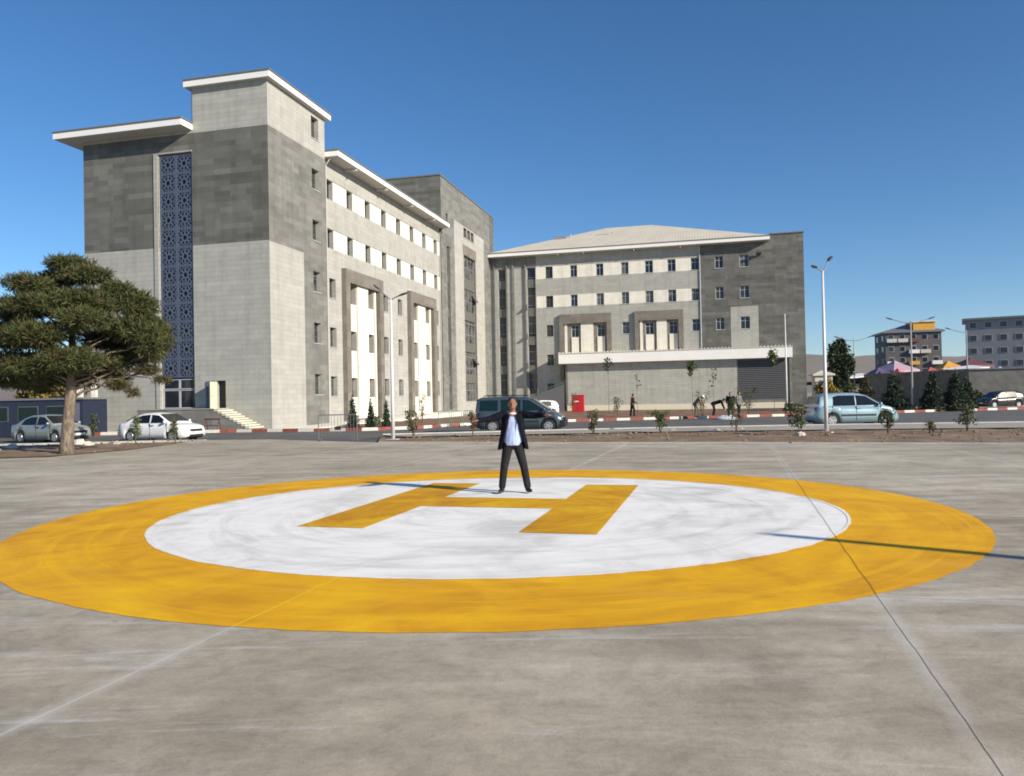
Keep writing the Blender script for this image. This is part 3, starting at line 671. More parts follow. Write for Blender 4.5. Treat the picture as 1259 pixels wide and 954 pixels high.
# dark panel with a sloping top at the annex's left foot
t = thing('sloped_panel', 'dark grey sloped panel beside the left foot of the low annex', 'ramp wall', wl(7.4, 51.6, -.1), RZ)
b = MB(); b.add([(-3.2, 0, 0), (2.6, 0, 0), (2.6, 0, 3.4), (-.2, 0, 2.5), (-3.2, 0, .7), (-3.2, .25, 0), (2.6, .25, 0), (2.6, .25, 3.4), (-.2, .25, 2.5), (-3.2, .25, .7)],
               [(0, 1, 2, 3, 4), (9, 8, 7, 6, 5), (4, 3, 8, 9), (3, 2, 7, 8), (1, 6, 7, 2), (0, 4, 9, 5)])
b.build('panel_face', 'shutter_grey', t)
b = MB(); b.tube([(-3.2, -.05, .95), (-.2, -.05, 2.75), (2.6, -.05, 3.6)], .035); b.build('top_tube', 'grey_trim', t)

# ------------------------------------------------------------------ cars
def make_car(name, label, cat, paint, prof, Lh, Wd, wheels, wr, glass, panes, belt, glassmat='car_glass', roofline=None, extras=None, group=None, windshield=None, rearglass=None, rub=None):
    """prof: list of (x, top z) over the whole length; roofline: list of (x, z) of the greenhouse; nose at +x"""
    root = thing(name, label, cat, group=group)
    hw = Wd / 2
    def itp(L, x):
        if x <= L[0][0]: return L[0][1]
        for a, c in zip(L, L[1:]):
            if x <= c[0]: return a[1] + (c[1] - a[1]) * (x - a[0]) / max(1e-6, c[0] - a[0])
        return L[-1][1]
    xs = set(np.linspace(-Lh, Lh, 30).round(3).tolist())
    for wx in wheels:
        for k in range(11): xs.add(round(wx + (wr + .055) * math.cos(math.pi * k / 10), 4))
    xs = sorted(xs); ring = []
    for x in xs:
        e = 1 - .20 * max(0, (abs(x) / Lh - .78) / .22) ** 2.2; w_ = hw * e
        zl = .19 + .10 * max(0, (abs(x) / Lh - .9) / .1)
        for wx in wheels:
            d = (wr + .055) ** 2 - (x - wx) ** 2
            if d > 0: zl = max(zl, wr + math.sqrt(d))
        zt = itp(prof, x); zb = min(belt, zt - .03)
        zl = min(zl, zb - .06)
        ring.append([(x, -w_ * .55, zl + .0), (x, -w_ * .965, zl), (x, -w_ * .995, zl + (zb - zl) * .35), (x, -w_, zl + (zb - zl) * .62), (x, -w_ * .955, zb), (x, -w_ * .86, zt - .012), (x, -w_ * .45, zt + .012), (x, 0, zt + .02)])
    b = MB()
    full = [r + [(p[0], -p[1], p[2]) for p in r[-2::-1]] for r in ring]; n_ = len(full[0]); vs = [p for r in full for p in r]; fs = []
    for i in range(len(full) - 1):
        for k in range(n_ - 1): fs.append((i * n_ + k, (i + 1) * n_ + k, (i + 1) * n_ + k + 1, i * n_ + k + 1))
    fs += [tuple(range(n_)), tuple(range((len(full) - 1) * n_, len(full) * n_))[::-1]]
    b.add(vs, fs); body = b.build('body', paint, root, smooth=True)
    # greenhouse
    gx = sorted(set([p[0] for p in roofline] + np.linspace(roofline[0][0], roofline[-1][0], 16).round(3).tolist())); b = MB(); vs = []
    wb, wt = hw * .93, hw * .74; zmax = max(z for _, z in roofline)
    def ghw(x, z):
        t = max(0, min(1, (z - belt) / (zmax - belt))); return wb + (wt - wb) * t
    for x in gx:
        zr = itp(roofline, x); zb = belt - .05; wr_ = ghw(x, zr)
        row = [(x, -wb, zb), (x, -ghw(x, belt + (zr - belt) * .5), belt + (zr - belt) * .5), (x, -wr_ - .0, max(zb, zr - .06)), (x, -wr_ + .07, max(zb, zr - .01)), (x, 0, zr + .02)]
        vs += row + [(p[0], -p[1], p[2]) for p in row[-2::-1]]
    fs = []
    for i in range(len(gx) - 1):
        for k in range(8): fs.append((i * 9 + k, (i + 1) * 9 + k, (i + 1) * 9 + k + 1, i * 9 + k + 1))
    fs += [tuple(range(9)), tuple(range((len(gx) - 1) * 9, len(gx) * 9))[::-1]]
    b.add(vs, fs); roof = b.build('cabin', paint, root, smooth=True)
    for side in (-1, 1):
        for pg in panes:
            b = MB(); q = [(x, side * (ghw(x, z) + .012), z) for x, z in pg]; q2 = [(x, side * (ghw(x, z) - .02), z) for x, z in pg]; m = len(pg)
            b.add(q + q2, [tuple(range(m)), tuple(range(m, 2 * m))[::-1]] + [(i, (i + 1) % m, m + (i + 1) % m, m + i) for i in range(m)]); b.build('side_window', glassmat, root)
    for nm_, g2 in (('windscreen', windshield), ('rear_window', rearglass)):
        if g2:
            (xa, za), (xb, zb_) = g2; dn = Vector((-(zb_ - za), 0, xb - xa)); dn = dn.normalized() * .014; dn = dn if (nm_ == 'windscreen') == (dn.x > 0) else -dn
            b = MB(); wa, w2 = ghw(xa, za) - .06, ghw(xb, zb_) - .07
            q = [Vector((xa, -wa, za)), Vector((xa, wa, za)), Vector((xb, w2, zb_)), Vector((xb, -w2, zb_))]
            b.add([p + dn * 2.2 for p in q] + [p - dn for p in q], [(0, 1, 2, 3), (7, 6, 5, 4), (0, 4, 5, 1), (1, 5, 6, 2), (2, 6, 7, 3), (3, 7, 4, 0)]); b.build(nm_, glassmat, root)
    # wheels
    for wx in wheels:
        for side in (-1, 1):
            y1 = side * (hw - .02); y0 = side * (hw - .22)
            b = MB(); b.tube([(wx, y0, wr), (wx, y0 + side * .02, wr), (wx, y1 - side * .03, wr), (wx, y1, wr)], [wr * .9, wr, wr, wr * .93], 24); wl_ = b.build('wheel', 'rubber', root, smooth=False)
            b = MB(); b.tube([(wx, y1 - side * .01, wr), (wx, y1 + side * .012, wr)], [wr * .66, wr * .62], 20)
            rim = b.build('rim', 'alloy', wl_)
            b = MB()
            for k in range(5):
                a = 2 * math.pi * k / 5 + .6; c, s_ = math.cos(a), math.sin(a); cx_, cz_ = wx + c * wr * .42, wr + s_ * wr * .42
                b.ell((cx_, y1 + side * .012, cz_), (wr * .11, .006, wr * .11), 7, 5)
            b.build('hub_opening', 'black_trim', wl_)
        b = MB(); b.box(wx - wr - .03, wx + wr + .03, -hw * .80, hw * .80, .2, wr * 2 + .02); b.build('wheel_well', 'black_trim', root)
    b = MB(); b.box(-Lh * .9, Lh * .9, -hw * .8, hw * .8, .16, .34); b.build('underbody', 'black_trim', root)
    # lamps, handles, mirrors, bumpers, door lines
    zf = itp(prof, Lh * .93)
    for side in (-1, 1):
        b = MB(); b.ell((Lh * .90, side * hw * .66, zf - .13), (.15, .15, .07), 12, 8, Matrix.Rotation(side * -.35, 3, 'Z')); b.build('headlight', 'lamp_glass', root, smooth=True)
        zr = itp(prof, -Lh * .97); b = MB(); b.ell((-Lh * .965, side * hw * .70, zr - .16 if zr < 1.3 else .95), (.07, .12, .13 if zr < 1.3 else .3), 10, 7); b.build('tail_light', 'tail_glass', root, smooth=True)
        mp = panes[0][0]
        b = MB(); b.ell((mp[0] - .02, side * (hw + .07), belt + .08), (.07, .1, .075), 10, 7); b.build('mirror', paint, root, smooth=True)
        for pg in panes[:2]:
            xb = min(p[0] for p in pg); b = MB(); b.box(xb + .02, xb + .20, *sorted((side * (hw * .98), side * (hw * .98 + .035))), belt - .13, belt - .10); b.build('door_handle', paint if rub else 'black_trim', root)
        for pg in panes[:2]:
            xb = min(p[0] for p in pg); b = MB(); b.box(xb - .05, xb - .038, *sorted((side * (hw * .9), side * (hw * 1.0 + .003))), .3, belt); b.build('door_seam', 'black_trim', root)
        b = MB(); b.box(panes[0][0][0] + .02, panes[0][0][0] + .032, *sorted((side * hw * .9, side * (hw + .003))), .32, belt); b.build('door_seam', 'black_trim', root)
        if rub:
            b = MB(); b.box(wheels[1] + wr + .12, wheels[0] - wr - .12, *sorted((side * hw * .97, side * (hw + .012))), rub - .045, rub + .045); b.build('rubbing_strip', 'black_trim', root)
    b = MB(); b.box(Lh - .10, Lh + .012, -hw * .52, hw * .52, zf - .24, zf - .12); b.build('grille', 'black_trim', root)
    b = MB(); b.box(Lh - .12, Lh + .015, -hw * .6, hw * .6, .24, .36); b.build('lower_grille', 'black_trim', root)
    b = MB(); b.box(Lh + .012, Lh + .03, -.26, .26, .40, .51); b.build('number_plate', 'plate', root)
    if extras: extras(root, hw)
    return root
sedan_prof = [(-2.17, .80), (-2.1, .98), (-1.55, 1.01), (-.9, .97), (.9, .96), (1.1, .965), (1.6, .90), (1.95, .80), (2.13, .68), (2.17, .55)]
sedan_roof = [(-1.75, 1.0), (-1.15, 1.33), (-.6, 1.475), (0, 1.50), (.35, 1.46), (1.25, .97)]
sed_p = [[(1.0, .99), (.92, 1.06), (.42, 1.36), (.02, 1.40), (.02, .98)], [(-.10, .98), (-.10, 1.40), (-.55, 1.375), (-.98, 1.25), (-1.2, 1.02), (-1.1, .98)]]
sd_ = make_car('sedan', 'white four-door saloon with black windows parked before the grey end wall', 'car', 'car_white', sedan_prof, 2.17, 1.73, (1.33, -1.29), .31, None, sed_p, .96,
         roofline=sedan_roof, windshield=((1.12, 1.03), (.45, 1.41)), rearglass=((-1.62, 1.08), (-1.12, 1.34)), group='cars by the hospital')
sd_.location = (-18.5, 41.2, G(-18.5, 41.2) - .02); sd_.rotation_euler.z = R(-17)
hatch_prof = [(-1.95, .75), (-1.93, .95), (-1.7, 1.0), (.8, .93), (1.05, .98), (1.5, .90), (1.80, .74), (1.93, .60), (1.95, .5)]
hatch_roof = [(-1.90, .97), (-1.72, 1.36), (-1.45, 1.49), (-.5, 1.535), (.1, 1.51), (.45, 1.42), (1.25, .95)]
hat_p = [[(1.02, .97), (.95, 1.03), (.38, 1.38), (-.05, 1.42), (-.05, .96)], [(-.12, .96), (-.12, 1.42), (-.9, 1.42), (-1.12, 1.36), (-1.15, .96)]]
hb = make_car('hatchback', 'pale blue hatchback with dark windows on the road by the tall lamp post', 'car', 'car_teal', hatch_prof, 1.95, 1.66, (1.24, -1.22), .30, None, hat_p, .94,
         roofline=hatch_roof, windshield=((1.12, 1.02), (.48, 1.42)), rearglass=((-1.86, 1.05), (-1.70, 1.38)), rub=.52, group='cars by the hospital')
hb.location = (17.3, 40.0, -.02); hb.rotation_euler.z = R(2); hb.scale = (1.09, 1.08, 1.10)
van_prof = [(-2.1, .8), (-2.08, 1.05), (-1.9, 1.08), (.8, 1.06), (1.1, 1.12), (1.65, 1.02), (1.95, .86), (2.08, .70), (2.1, .55)]
van_roof = [(-2.08, 1.05), (-2.02, 1.72), (-1.85, 1.80), (-.5, 1.83), (.3, 1.80), (.55, 1.72), (1.45, 1.10)]
van_p = [[(1.22, 1.12), (1.10, 1.20), (.50, 1.62), (.18, 1.67), (.18, 1.10)], [(.08, 1.10), (.08, 1.67), (-.85, 1.68), (-.85, 1.10)], [(-1.0, 1.12), (-1.0, 1.66), (-1.85, 1.65), (-1.88, 1.12)]]
def van_extra(root, hw):
    for s in (-1, 1):
        b = MB(); b.tube([(-1.7, s * hw * .7, 1.84), (-1.6, s * hw * .7, 1.90), (.2, s * hw * .7, 1.89), (.3, s * hw * .7, 1.83)], .022); b.build('roof_rail', 'black_trim', root)
    b = MB(); b.box(1.92, 2.16, -hw * .96, hw * .96, .30, .60); b.build('front_bumper', 'black_trim', root)
    b = MB(); b.box(-2.16, -1.98, -hw * .95, hw * .95, .30, .60); b.build('rear_bumper', 'black_trim', root)
vn = make_car('van', 'dark slate blue passenger van on the road behind the standing man', 'van', 'van_slate', van_prof, 2.1, 1.74, (1.38, -1.26), .32, None, van_p, 1.08,
         glassmat='van_glass', roofline=van_roof, windshield=((1.36, 1.16), (.58, 1.70)), extras=van_extra, rub=.55, group='cars by the hospital')
vn.location = (.45, 40.6, -.02); vn.rotation_euler.z = R(-9); vn.scale = (1.09, 1, 1)
c2 = make_car('silver_car', 'greenish silver car half hidden behind the pine trunk', 'car', 'car_silver', sedan_prof, 2.17, 1.73, (1.33, -1.29), .31, None, sed_p, .96,
         roofline=sedan_roof, windshield=((1.12, 1.03), (.45, 1.41)), rearglass=((-1.62, 1.08), (-1.12, 1.34)), group='cars by the hospital')
c2.location = (-25.0, 42.3, G(-25, 42) - .02); c2.rotation_euler.z = R(-22)
c3 = make_car('black_car', 'black car at the right edge of the far road by the retaining wall', 'car', 'car_black', hatch_prof, 1.95, 1.66, (1.24, -1.22), .30, None, hat_p, .94,
         roofline=hatch_roof, windshield=((1.12, 1.02), (.48, 1.42)), group='cars by the hospital')
c3.location = (43.8, 70.2, 0); c3.rotation_euler.z = R(190)
c4 = make_car('white_car', 'small white car seen low beyond the nose of the dark van', 'car', 'car_white', hatch_prof, 1.95, 1.66, (1.24, -1.22), .30, None, hat_p, .94,
         roofline=hatch_roof, windshield=((1.12, 1.02), (.48, 1.42)), group='cars by the hospital')
c4.location = (2.6, 78, -0.1); c4.rotation_euler.z = R(200)

# ------------------------------------------------------------------ people
def remesh(b, name, mat, parent, voxel, smooth_it=3):
    o = b.build(name, mat, None)
    m = o.modifiers.new('r', 'REMESH'); m.mode = 'VOXEL'; m.voxel_size = voxel
    s_ = o.modifiers.new('s', 'SMOOTH'); s_.iterations = smooth_it; s_.factor = .5
    dg = bpy.context.evaluated_depsgraph_get(); me = bpy.data.meshes.new_from_object(o.evaluated_get(dg)); me.name = name
    o.modifiers.clear(); old = o.data; o.data = me; bpy.data.meshes.remove(old)
    me.polygons.foreach_set('use_smooth', [True] * len(me.polygons)); o.parent = parent; return o
def limb(b, pts, rad, n=12):
    b.tube(pts, rad, n)
    for p, r_ in zip(pts, rad): b.ell(p, (r_, r_, r_), n, 8)
def hand(b, p, d, upv, s=1.0, thumb=1):
    """palm at p, fingers along d, palm normal roughly upv"""
    d = Vector(d).normalized(); n_ = (Vector(upv) - d * Vector(upv).dot(d)).normalized(); sdv = d.cross(n_) * thumb; p = Vector(p)
    M3 = Matrix((d, sdv, n_)).transposed()
    b.ell(p + d * .045 * s, (.055 * s, .042 * s, .018 * s), 12, 8, M3)
    for k, (off, ln) in enumerate(((.030, .070), (.011, .080), (-.010, .074), (-.029, .058))):
        a0 = p + d * .085 * s + sdv * off * s; a1 = a0 + d * ln * .55 * s + sdv * off * .15; a2 = a1 + d * ln * .42 * s - n_ * .018 * s
        limb(b, [a0, a1, a2], [.0098 * s, .009 * s, .0075 * s], 8)
    t0 = p + d * .03 * s + sdv * .035 * s; limb(b, [t0, t0 + d * .03 * s + sdv * .03 * s, t0 + d * .06 * s + sdv * .038 * s], [.013 * s, .011 * s, .009 * s], 8)
def person(label, loc, rz, pose, top='navy_cloth', legs='charcoal_cloth', shirt=None, skin='skin', voxel=.02, cap=None, group=None, detail=False):
    """pose: dict of joints in local metres, the figure faces -y"""
    P = {k: Vector(v) for k, v in pose.items()}
    root = thing('person', label, 'person', loc, rz, group)
    b = MB(); sh = (P['shl'] + P['shr']) / 2; hp = P['hip']; nk = P['neck']; hd = P['head']
    axis = (sh - hp).normalized(); fwd = P.get('fwd', Vector((0, -1, 0))); lat = Vector((1, 0, 0))
    rows = [(hp - axis * .06, .155, .11), (hp + axis * .06, .16, .115), (hp + (sh - hp) * .45, .140, .10), (hp + (sh - hp) * .75, .165, .115), (sh - axis * .03, .17, .10), (sh + axis * .03, .09, .07)]
    def torso(b, grow, r0=0, r1=6, n=16):
        vs = []; bk = axis.cross(lat).normalized()
        for c, a, d_ in rows[r0:r1]:
            for k in range(n):
                t = 2 * math.pi * k / n; vs.append(c + lat * (a + grow) * math.cos(t) + bk * (d_ + grow) * math.sin(t))
        m = r1 - r0
        b.add(vs, [(i * n + k, i * n + (k + 1) % n, (i + 1) * n + (k + 1) % n, (i + 1) * n + k) for i in range(m - 1) for k in range(n)] + [tuple(range(n))[::-1], tuple(range((m - 1) * n, m * n))])
    torso(b, 0)
    limb(b, [sh, nk, nk + (hd - nk) * .4], [.062, .056, .055])
    dirf = P.get('face', Vector((0, -1, 0))).normalized(); upv = Vector((0, 0, 1)) if abs(dirf.z) < .8 else Vector((0, -1, 0)); sx = dirf.cross(upv).normalized(); uz = sx.cross(dirf)
    M3 = Matrix((sx, -dirf, uz)).transposed()
    b.ell(hd, (.077, .096, .115), 18, 14, M3); b.ell(hd + M3 @ Vector((0, -.035, -.055)), (.058, .062, .062), 14, 10, M3)
    b.ell(hd + M3 @ Vector((0, -.102, -.012)), (.014, .02, .026), 8, 6, M3)
    b.ell(hd + M3 @ Vector((0, -.088, -.058)), (.026, .012, .008), 8, 6, M3); b.ell(hd + M3 @ Vector((0, -.085, .03)), (.055, .014, .010), 8, 6, M3)
    for s in (-1, 1): b.ell(hd + M3 @ Vector((s * .079, .008, -.005)), (.011, .022, .033), 8, 6, M3)
    for s in ('l', 'r'):
        limb(b, [P['sh' + s], P['el' + s], P['wr' + s]], [.052, .040, .027])
        hand(b, P['wr' + s], (P['wr' + s] - P['el' + s]), (0, 0, 1), 1, 1 if s == 'l' else -1)
        limb(b, [P['hj' + s], P['kn' + s], P['an' + s]], [.085, .055, .038])
    body = remesh(b, 'body', skin, root, voxel, 2)
    # trousers
    b = MB(); torso(b, .012, 0, 2)
    for s in ('l', 'r'): limb(b, [P['hj' + s], P['kn' + s], P['an' + s] + Vector((0, 0, .03))], [.102, .074, .066])
    b.ell(hp - axis * .04, (.165, .12, .09), 14, 9); remesh(b, 'trousers', legs, root, max(voxel, .014), 4)
    for s in ('l', 'r'):
        f_ = P.get('toe' + s, Vector((0, -1, 0))); a = P['an' + s]; rot = Matrix.Rotation(math.atan2(f_.x, -f_.y), 3, 'Z')
        b = MB(); b.ell(a + f_ * .06 + Vector((0, 0, -.045)), (.048, .135, .040), 14, 9, rot); b.ell(a + Vector((0, 0, -.02)), (.045, .055, .055), 12, 8)
        b.build('shoe', 'shoe_black', root, smooth=True)
    # upper clothes
    if shirt:
        b = MB(); torso(b, .018, 0, 5); rows2 = rows; b.ell(hp + axis * .02, (.175, .13, .10), 14, 9)
        remesh(b, 'shirt', shirt, root, .012, 2)
        b = MB(); bk = axis.cross(lat).normalized()     # open jacket: ring shells with a front gap
        zs = [(-.13, .275, .17, 56), (.02, .25, .16, 48), (.16, .215, .15, 42), (.34, .20, .145, 34), (.47, .20, .135, 28), (.525, .165, .11, 34)]
        n = 22; vi = []; vo = []
        for h_, a_, d_, gap in zs:
            c = hp + axis * h_
            for k in range(n + 1):
                t = R(-90 + gap) + (R(360 - 2 * gap)) * k / n
                for lst, g_ in ((vo, .012), (vi, -.004)): lst.append(c + lat * (a_ + g_) * math.cos(t) - fwd * 0 + Vector((0, 1, 0)) * (d_ + g_) * math.sin(t))
        m = len(zs); N1 = n + 1; fs = []
        for i in range(m - 1):
            for k in range(n):
                q = (i * N1 + k, i * N1 + k + 1, (i + 1) * N1 + k + 1, (i + 1) * N1 + k); fs.append(q); fs.append(tuple(x + m * N1 for x in q[::-1]))
            for k in (0, n): fs.append((i * N1 + k, (i + 1) * N1 + k, (i + 1) * N1 + k + m * N1, i * N1 + k + m * N1))
        for k in range(n):
            fs.append((k, k + m * N1, k + 1 + m * N1, k + 1)); a = (m - 1) * N1; fs.append((a + k, a + k + 1, a + k + 1 + m * N1, a + k + m * N1))
        b.add(vo + vi, fs); jk = b.build('jacket', top, root, smooth=True)
        b = MB()
        for s in ('l', 'r'):
            S, E_, W_ = P['sh' + s], P['el' + s], P['wr' + s]; limb(b, [S + (sh - S) * .25, S, E_, E_ + (W_ - E_) * .93], [.075, .078, .062, .048])
        remesh(b, 'sleeve', top, jk, .014, 3)
        b = MB()
        for s in (-1, 1):
            b.add([hp + axis * .50 + Vector((s * .05, -.135, 0)), hp + axis * .53 + Vector((s * .10, -.10, 0)), hp + axis * .38 + Vector((s * .13, -.155, 0)), hp + axis * .18 + Vector((s * .115, -.165, 0))], [(0, 1, 2, 3)])
        b.build('lapel', top, jk)
        b = MB(); b.ell(hp + axis * .52 + Vector((0, -.03, 0)), (.068, .068, .026), 14, 8); b.build('collar', 'shirt_white', body)
    else:
        b = MB(); torso(b, .028, 0, 6)
        for s in ('l', 'r'): limb(b, [P['sh' + s], P['el' + s], P['el' + s] + (P['wr' + s] - P['el' + s]) * .9], [.072, .057, .043])
        remesh(b, 'jacket', top, root, max(voxel, .014), 3)
    b = MB(); b.ell(hd + M3 @ Vector((0, .018, .028)), (.086, .096, .100), 16, 12, M3)
    if cap: b.ell(hd + M3 @ Vector((0, -.07, .05)), (.07, .08, .012), 12, 6, M3)
    b.build('hair' if not cap else 'cap', cap or 'hair', root, smooth=True)
    if detail:
        for s in (-1, 1):
            b = MB(); b.ell(hd + M3 @ Vector((s * .031, -.088, .008)), (.013, .008, .007), 8, 6, M3); e = b.build('eye', 'eye_white', body, smooth=True)
    return root
stand = dict(hip=(0, 0, .93), shl=(-.19, 0, 1.43), shr=(.19, 0, 1.43), neck=(0, 0, 1.48), head=(0, -.015, 1.635),
             ell=(-.42, -.10, 1.36), wrl=(-.62, -.24, 1.345), elr=(.42, -.11, 1.41), wrr=(.57, -.26, 1.42),
             hjl=(-.09, 0, .88), hjr=(.09, 0, .88), knl=(-.17, -.03, .48), knr=(.19, -.03, .48), anl=(-.215, .02, .095), anr=(.25, .0, .095), toel=(-.25, -.97, 0), toer=(.35, -.93, 0))
person('man in dark open jacket and pale blue shirt, arms stretched out, standing on the helipad', (.0, 14.33, .008), 0, stand, shirt='shirt_blue', voxel=.009, detail=True)
def pose_stand(arm=.1, lean=0.0, walk=.0):
    return dict(hip=(0, 0, .92), shl=(-.19, -lean, 1.42), shr=(.19, -lean, 1.42), neck=(0, -lean, 1.47), head=(0, -lean * 1.2 - .02, 1.62),
                ell=(-.25, -.02 - lean, 1.14), wrl=(-.22, -arm - lean, .93 + arm * .3), elr=(.25, -.02 - lean, 1.14), wrr=(.22, -arm - lean, .93 + arm * .3),
                hjl=(-.09, 0, .87), hjr=(.09, 0, .87), knl=(-.11, -walk - .02, .48), knr=(.11, walk - .02, .48), anl=(-.12, -walk, .095), anr=(.12, walk * 1.3, .095))
def pose_bend(b_=.45, drop=.28):
    return dict(hip=(0, .05, .90), shl=(-.19, -b_, 1.42 - drop), shr=(.19, -b_, 1.42 - drop), neck=(0, -b_ - .05, 1.46 - drop), head=(0, -b_ - .17, 1.50 - drop), face=(0, -.6, -.8),
                ell=(-.22, -b_ - .1, 1.12 - drop), wrl=(-.16, -b_ - .2, .86 - drop), elr=(.22, -b_ - .1, 1.12 - drop), wrr=(.16, -b_ - .2, .86 - drop),
                hjl=(-.09, .03, .86), hjr=(.09, .03, .86), knl=(-.14, -.06, .47), knr=(.14, -.02, .47), anl=(-.14, .0, .095), anr=(.15, .06, .095))
gp = 'people working in the planting bed'
person('person in brown jacket and dark trousers standing alone by the low annex wall', (9.6, 62.5, .07), R(100), pose_stand(.25, .05, .08), 'brown_cloth', 'charcoal_cloth', skin='skin_light', group=gp)
person('stooping person in khaki with white cap, leftmost of the group at the planting bed', (13.15, 56.0, .1), R(60), pose_bend(.28, .10), 'khaki_cloth', 'khaki_cloth', skin='skin_light', cap='shirt_white', group=gp)
person('person in black bent far forward over the planting bed', (15.0, 58.2, .08), R(70), pose_bend(.48, .34), 'navy_cloth', 'charcoal_cloth', skin='skin_light', group=gp)
person('person in dark clothes standing between the bent worker and the person in grey', (15.25, 54.6, .05), R(-15), pose_stand(.2, .03, .05), 'navy_cloth', 'charcoal_cloth', skin='skin_light', group=gp)
person('person in grey jacket standing at the right end of the group by the planting bed', (16.0, 55.2, .05), R(40), pose_stand(.12, .0, .08), 'grey_cloth', 'charcoal_cloth', skin='skin_light', group=gp)

for o in list(bpy.data.objects):
    if o.get('group') == gp: o.scale = (1.14, 1.14, 1.04)
# ------------------------------------------------------------------ vegetation
def blades(name, pads, count, size, mats, parent, tuft=4, width=.22, upbias=.3, droop=0):
    """many leaf-sized faces through pads (cx,cy,cz,rx,ry,rz,weight)"""
    wts = np.array([p[6] if len(p) > 6 else p[3] * p[4] * p[5] for p in pads]); wts = wts / wts.sum()
    idx = rng.choice(len(pads), count, p=wts); pd = np.array([p[:6] for p in pads])[idx]
    d = rng.normal(size=(count, 3)); d /= np.linalg.norm(d, axis=1)[:, None]; r_ = rng.random(count) ** .45
    lump = 1 + .22 * np.sin(d[:, 0] * 5 + pd[:, 0] * 3) * np.cos(d[:, 1] * 6 + pd[:, 2]) + .12 * rng.normal(size=count)
    c = pd[:, :3] + d * pd[:, 3:6] * (r_ * lump)[:, None]
    c = np.repeat(c, tuft, 0); out = np.repeat(d, tuft, 0); n_ = len(c)
    dr = rng.normal(size=(n_, 3)) + out * .8; dr[:, 2] += upbias; dr /= np.linalg.norm(dr, axis=1)[:, None]
    sd_ = np.cross(dr, rng.normal(size=(n_, 3))); sd_ /= np.linalg.norm(sd_, axis=1)[:, None]
    ln = size * (.6 + .8 * rng.random(n_))[:, None]; w_ = ln * width
    v = np.stack([c - sd_ * w_ * .5, c + dr * ln * .5 + sd_ * w_ * .0 - np.array([0, 0, droop]) * 0, c + dr * ln, c + sd_ * w_ * .5], 1)
    v[:, 0] = c - sd_ * w_ * .15; v[:, 1] = c + dr * ln * .5 - sd_ * w_; v[:, 2] = c + dr * ln; v[:, 3] = c + dr * ln * .5 + sd_ * w_
    v = v.reshape(-1, 3); me = bpy.data.meshes.new(name); me.vertices.add(len(v)); me.vertices.foreach_set('co', v.ravel())
    me.loops.add(n_ * 4); me.loops.foreach_set('vertex_index', np.arange(n_ * 4)); me.polygons.add(n_); me.polygons.foreach_set('loop_start', np.arange(n_) * 4)
    for m in mats: me.materials.append(MATS[m])
    if len(mats) > 1:
        mi = (rng.random(len(idx)) < .3).astype(int); me.polygons.foreach_set('material_index', np.repeat(mi, tuft))
    me.update(); me.validate(); o = bpy.data.objects.new(name, me); COL.objects.link(o); o.parent = parent; return o
# big pine on the soil island
PX, PY = -16.15, 28.3
pine = thing('pine_tree', 'large spreading pine with bare brown trunk on the soil island at the left', 'tree', (PX, PY, 0.02))
def pz(x, y, dy, rx, ry, rz): return (-17.2 + x * .0055 - PX, dy, 7.58 - y * .0055, rx, ry, rz)
pads = [pz(220, 130, 0, .65, .6, .22), pz(360, 215, -.3, .72, .7, .22), pz(110, 215, .3, .5, .6, .22), pz(-40, 260, -.2, .6, .6, .25), pz(550, 310, -.2, .5, .55, .22), pz(130, 300, -.9, .5, .6, .2),
        pz(400, 395, -.9, .85, .8, .3), pz(660, 400, .1, .5, .7, .36), pz(120, 420, -1.2, .75, .8, .28), pz(-150, 420, .2, .75, .9, .28), pz(250, 350, 1.4, 1., .8, .3),
        pz(640, 560, .3, .95, .9, .34), pz(780, 640, -.1, .42, .7, .5), pz(440, 520, -1.4, .7, .7, .26), pz(150, 610, -1.5, .95, .8, .3), pz(-160, 600, -.2, 1.0, 1., .32), pz(350, 600, 1.8, 1.1, .8, .3),
        pz(330, 770, -1.1, 1.0, .8, .28), pz(60, 800, -.9, .8, .8, .28), pz(-200, 780, .4, .9, .9, .3), pz(520, 740, .9, .7, .8, .2), pz(150, 820, 1.5, 1., .8, .25)]
pads = [(p[0], p[1], p[2], p[3] * 1.08, p[4] * 1.08, p[5] * 1.28) for p in pads] + [pz(-60, 900, .3, .8, .8, .2), pz(-280, 880, .6, .7, .8, .22), pz(180, 900, .8, .6, .6, .14)]
for _ in range(20):
    p = random.choice(pads[6:]); a_ = random.uniform(0, 6.28); pads.append((p[0] + math.cos(a_) * p[3] * 1.0, p[1] + math.sin(a_) * p[4], p[2] + random.uniform(-.38, .3), random.uniform(.22, .42), random.uniform(.22, .42), random.uniform(.14, .28)))
blades('foliage', pads, 40000, .19, ['needle', 'needle_dry'], pine, tuft=5, width=.075, upbias=.55)
low = [pz(700, 830, .3, .45, .4, .12), pz(560, 930, -.3, .38, .3, .14), pz(800, 900, .3, .3, .3, .09), pz(480, 880, .6, .4, .4, .1), pz(760, 760, .2, .3, .3, .1), pz(640, 1180 - 200, -.1, .2, .2, .12)]
blades('sparse_foliage', low, 1100, .16, ['needle_dry'], pine, tuft=5, width=.07, upbias=.2)
b = MB()
tp = [(-.03, 0, -.1), (.0, 0, .5), (.07, .0, 1.4), (.16, 0, 2.3), (.24, .05, 3.3), (.22, .0, 4.4), (.14, 0, 5.6), (.08, 0, 6.7)]
b.tube(tp, [.29, .225, .19, .175, .15, .11, .07, .03], 14); b.build('trunk', 'bark', pine, smooth=True)
b = MB()
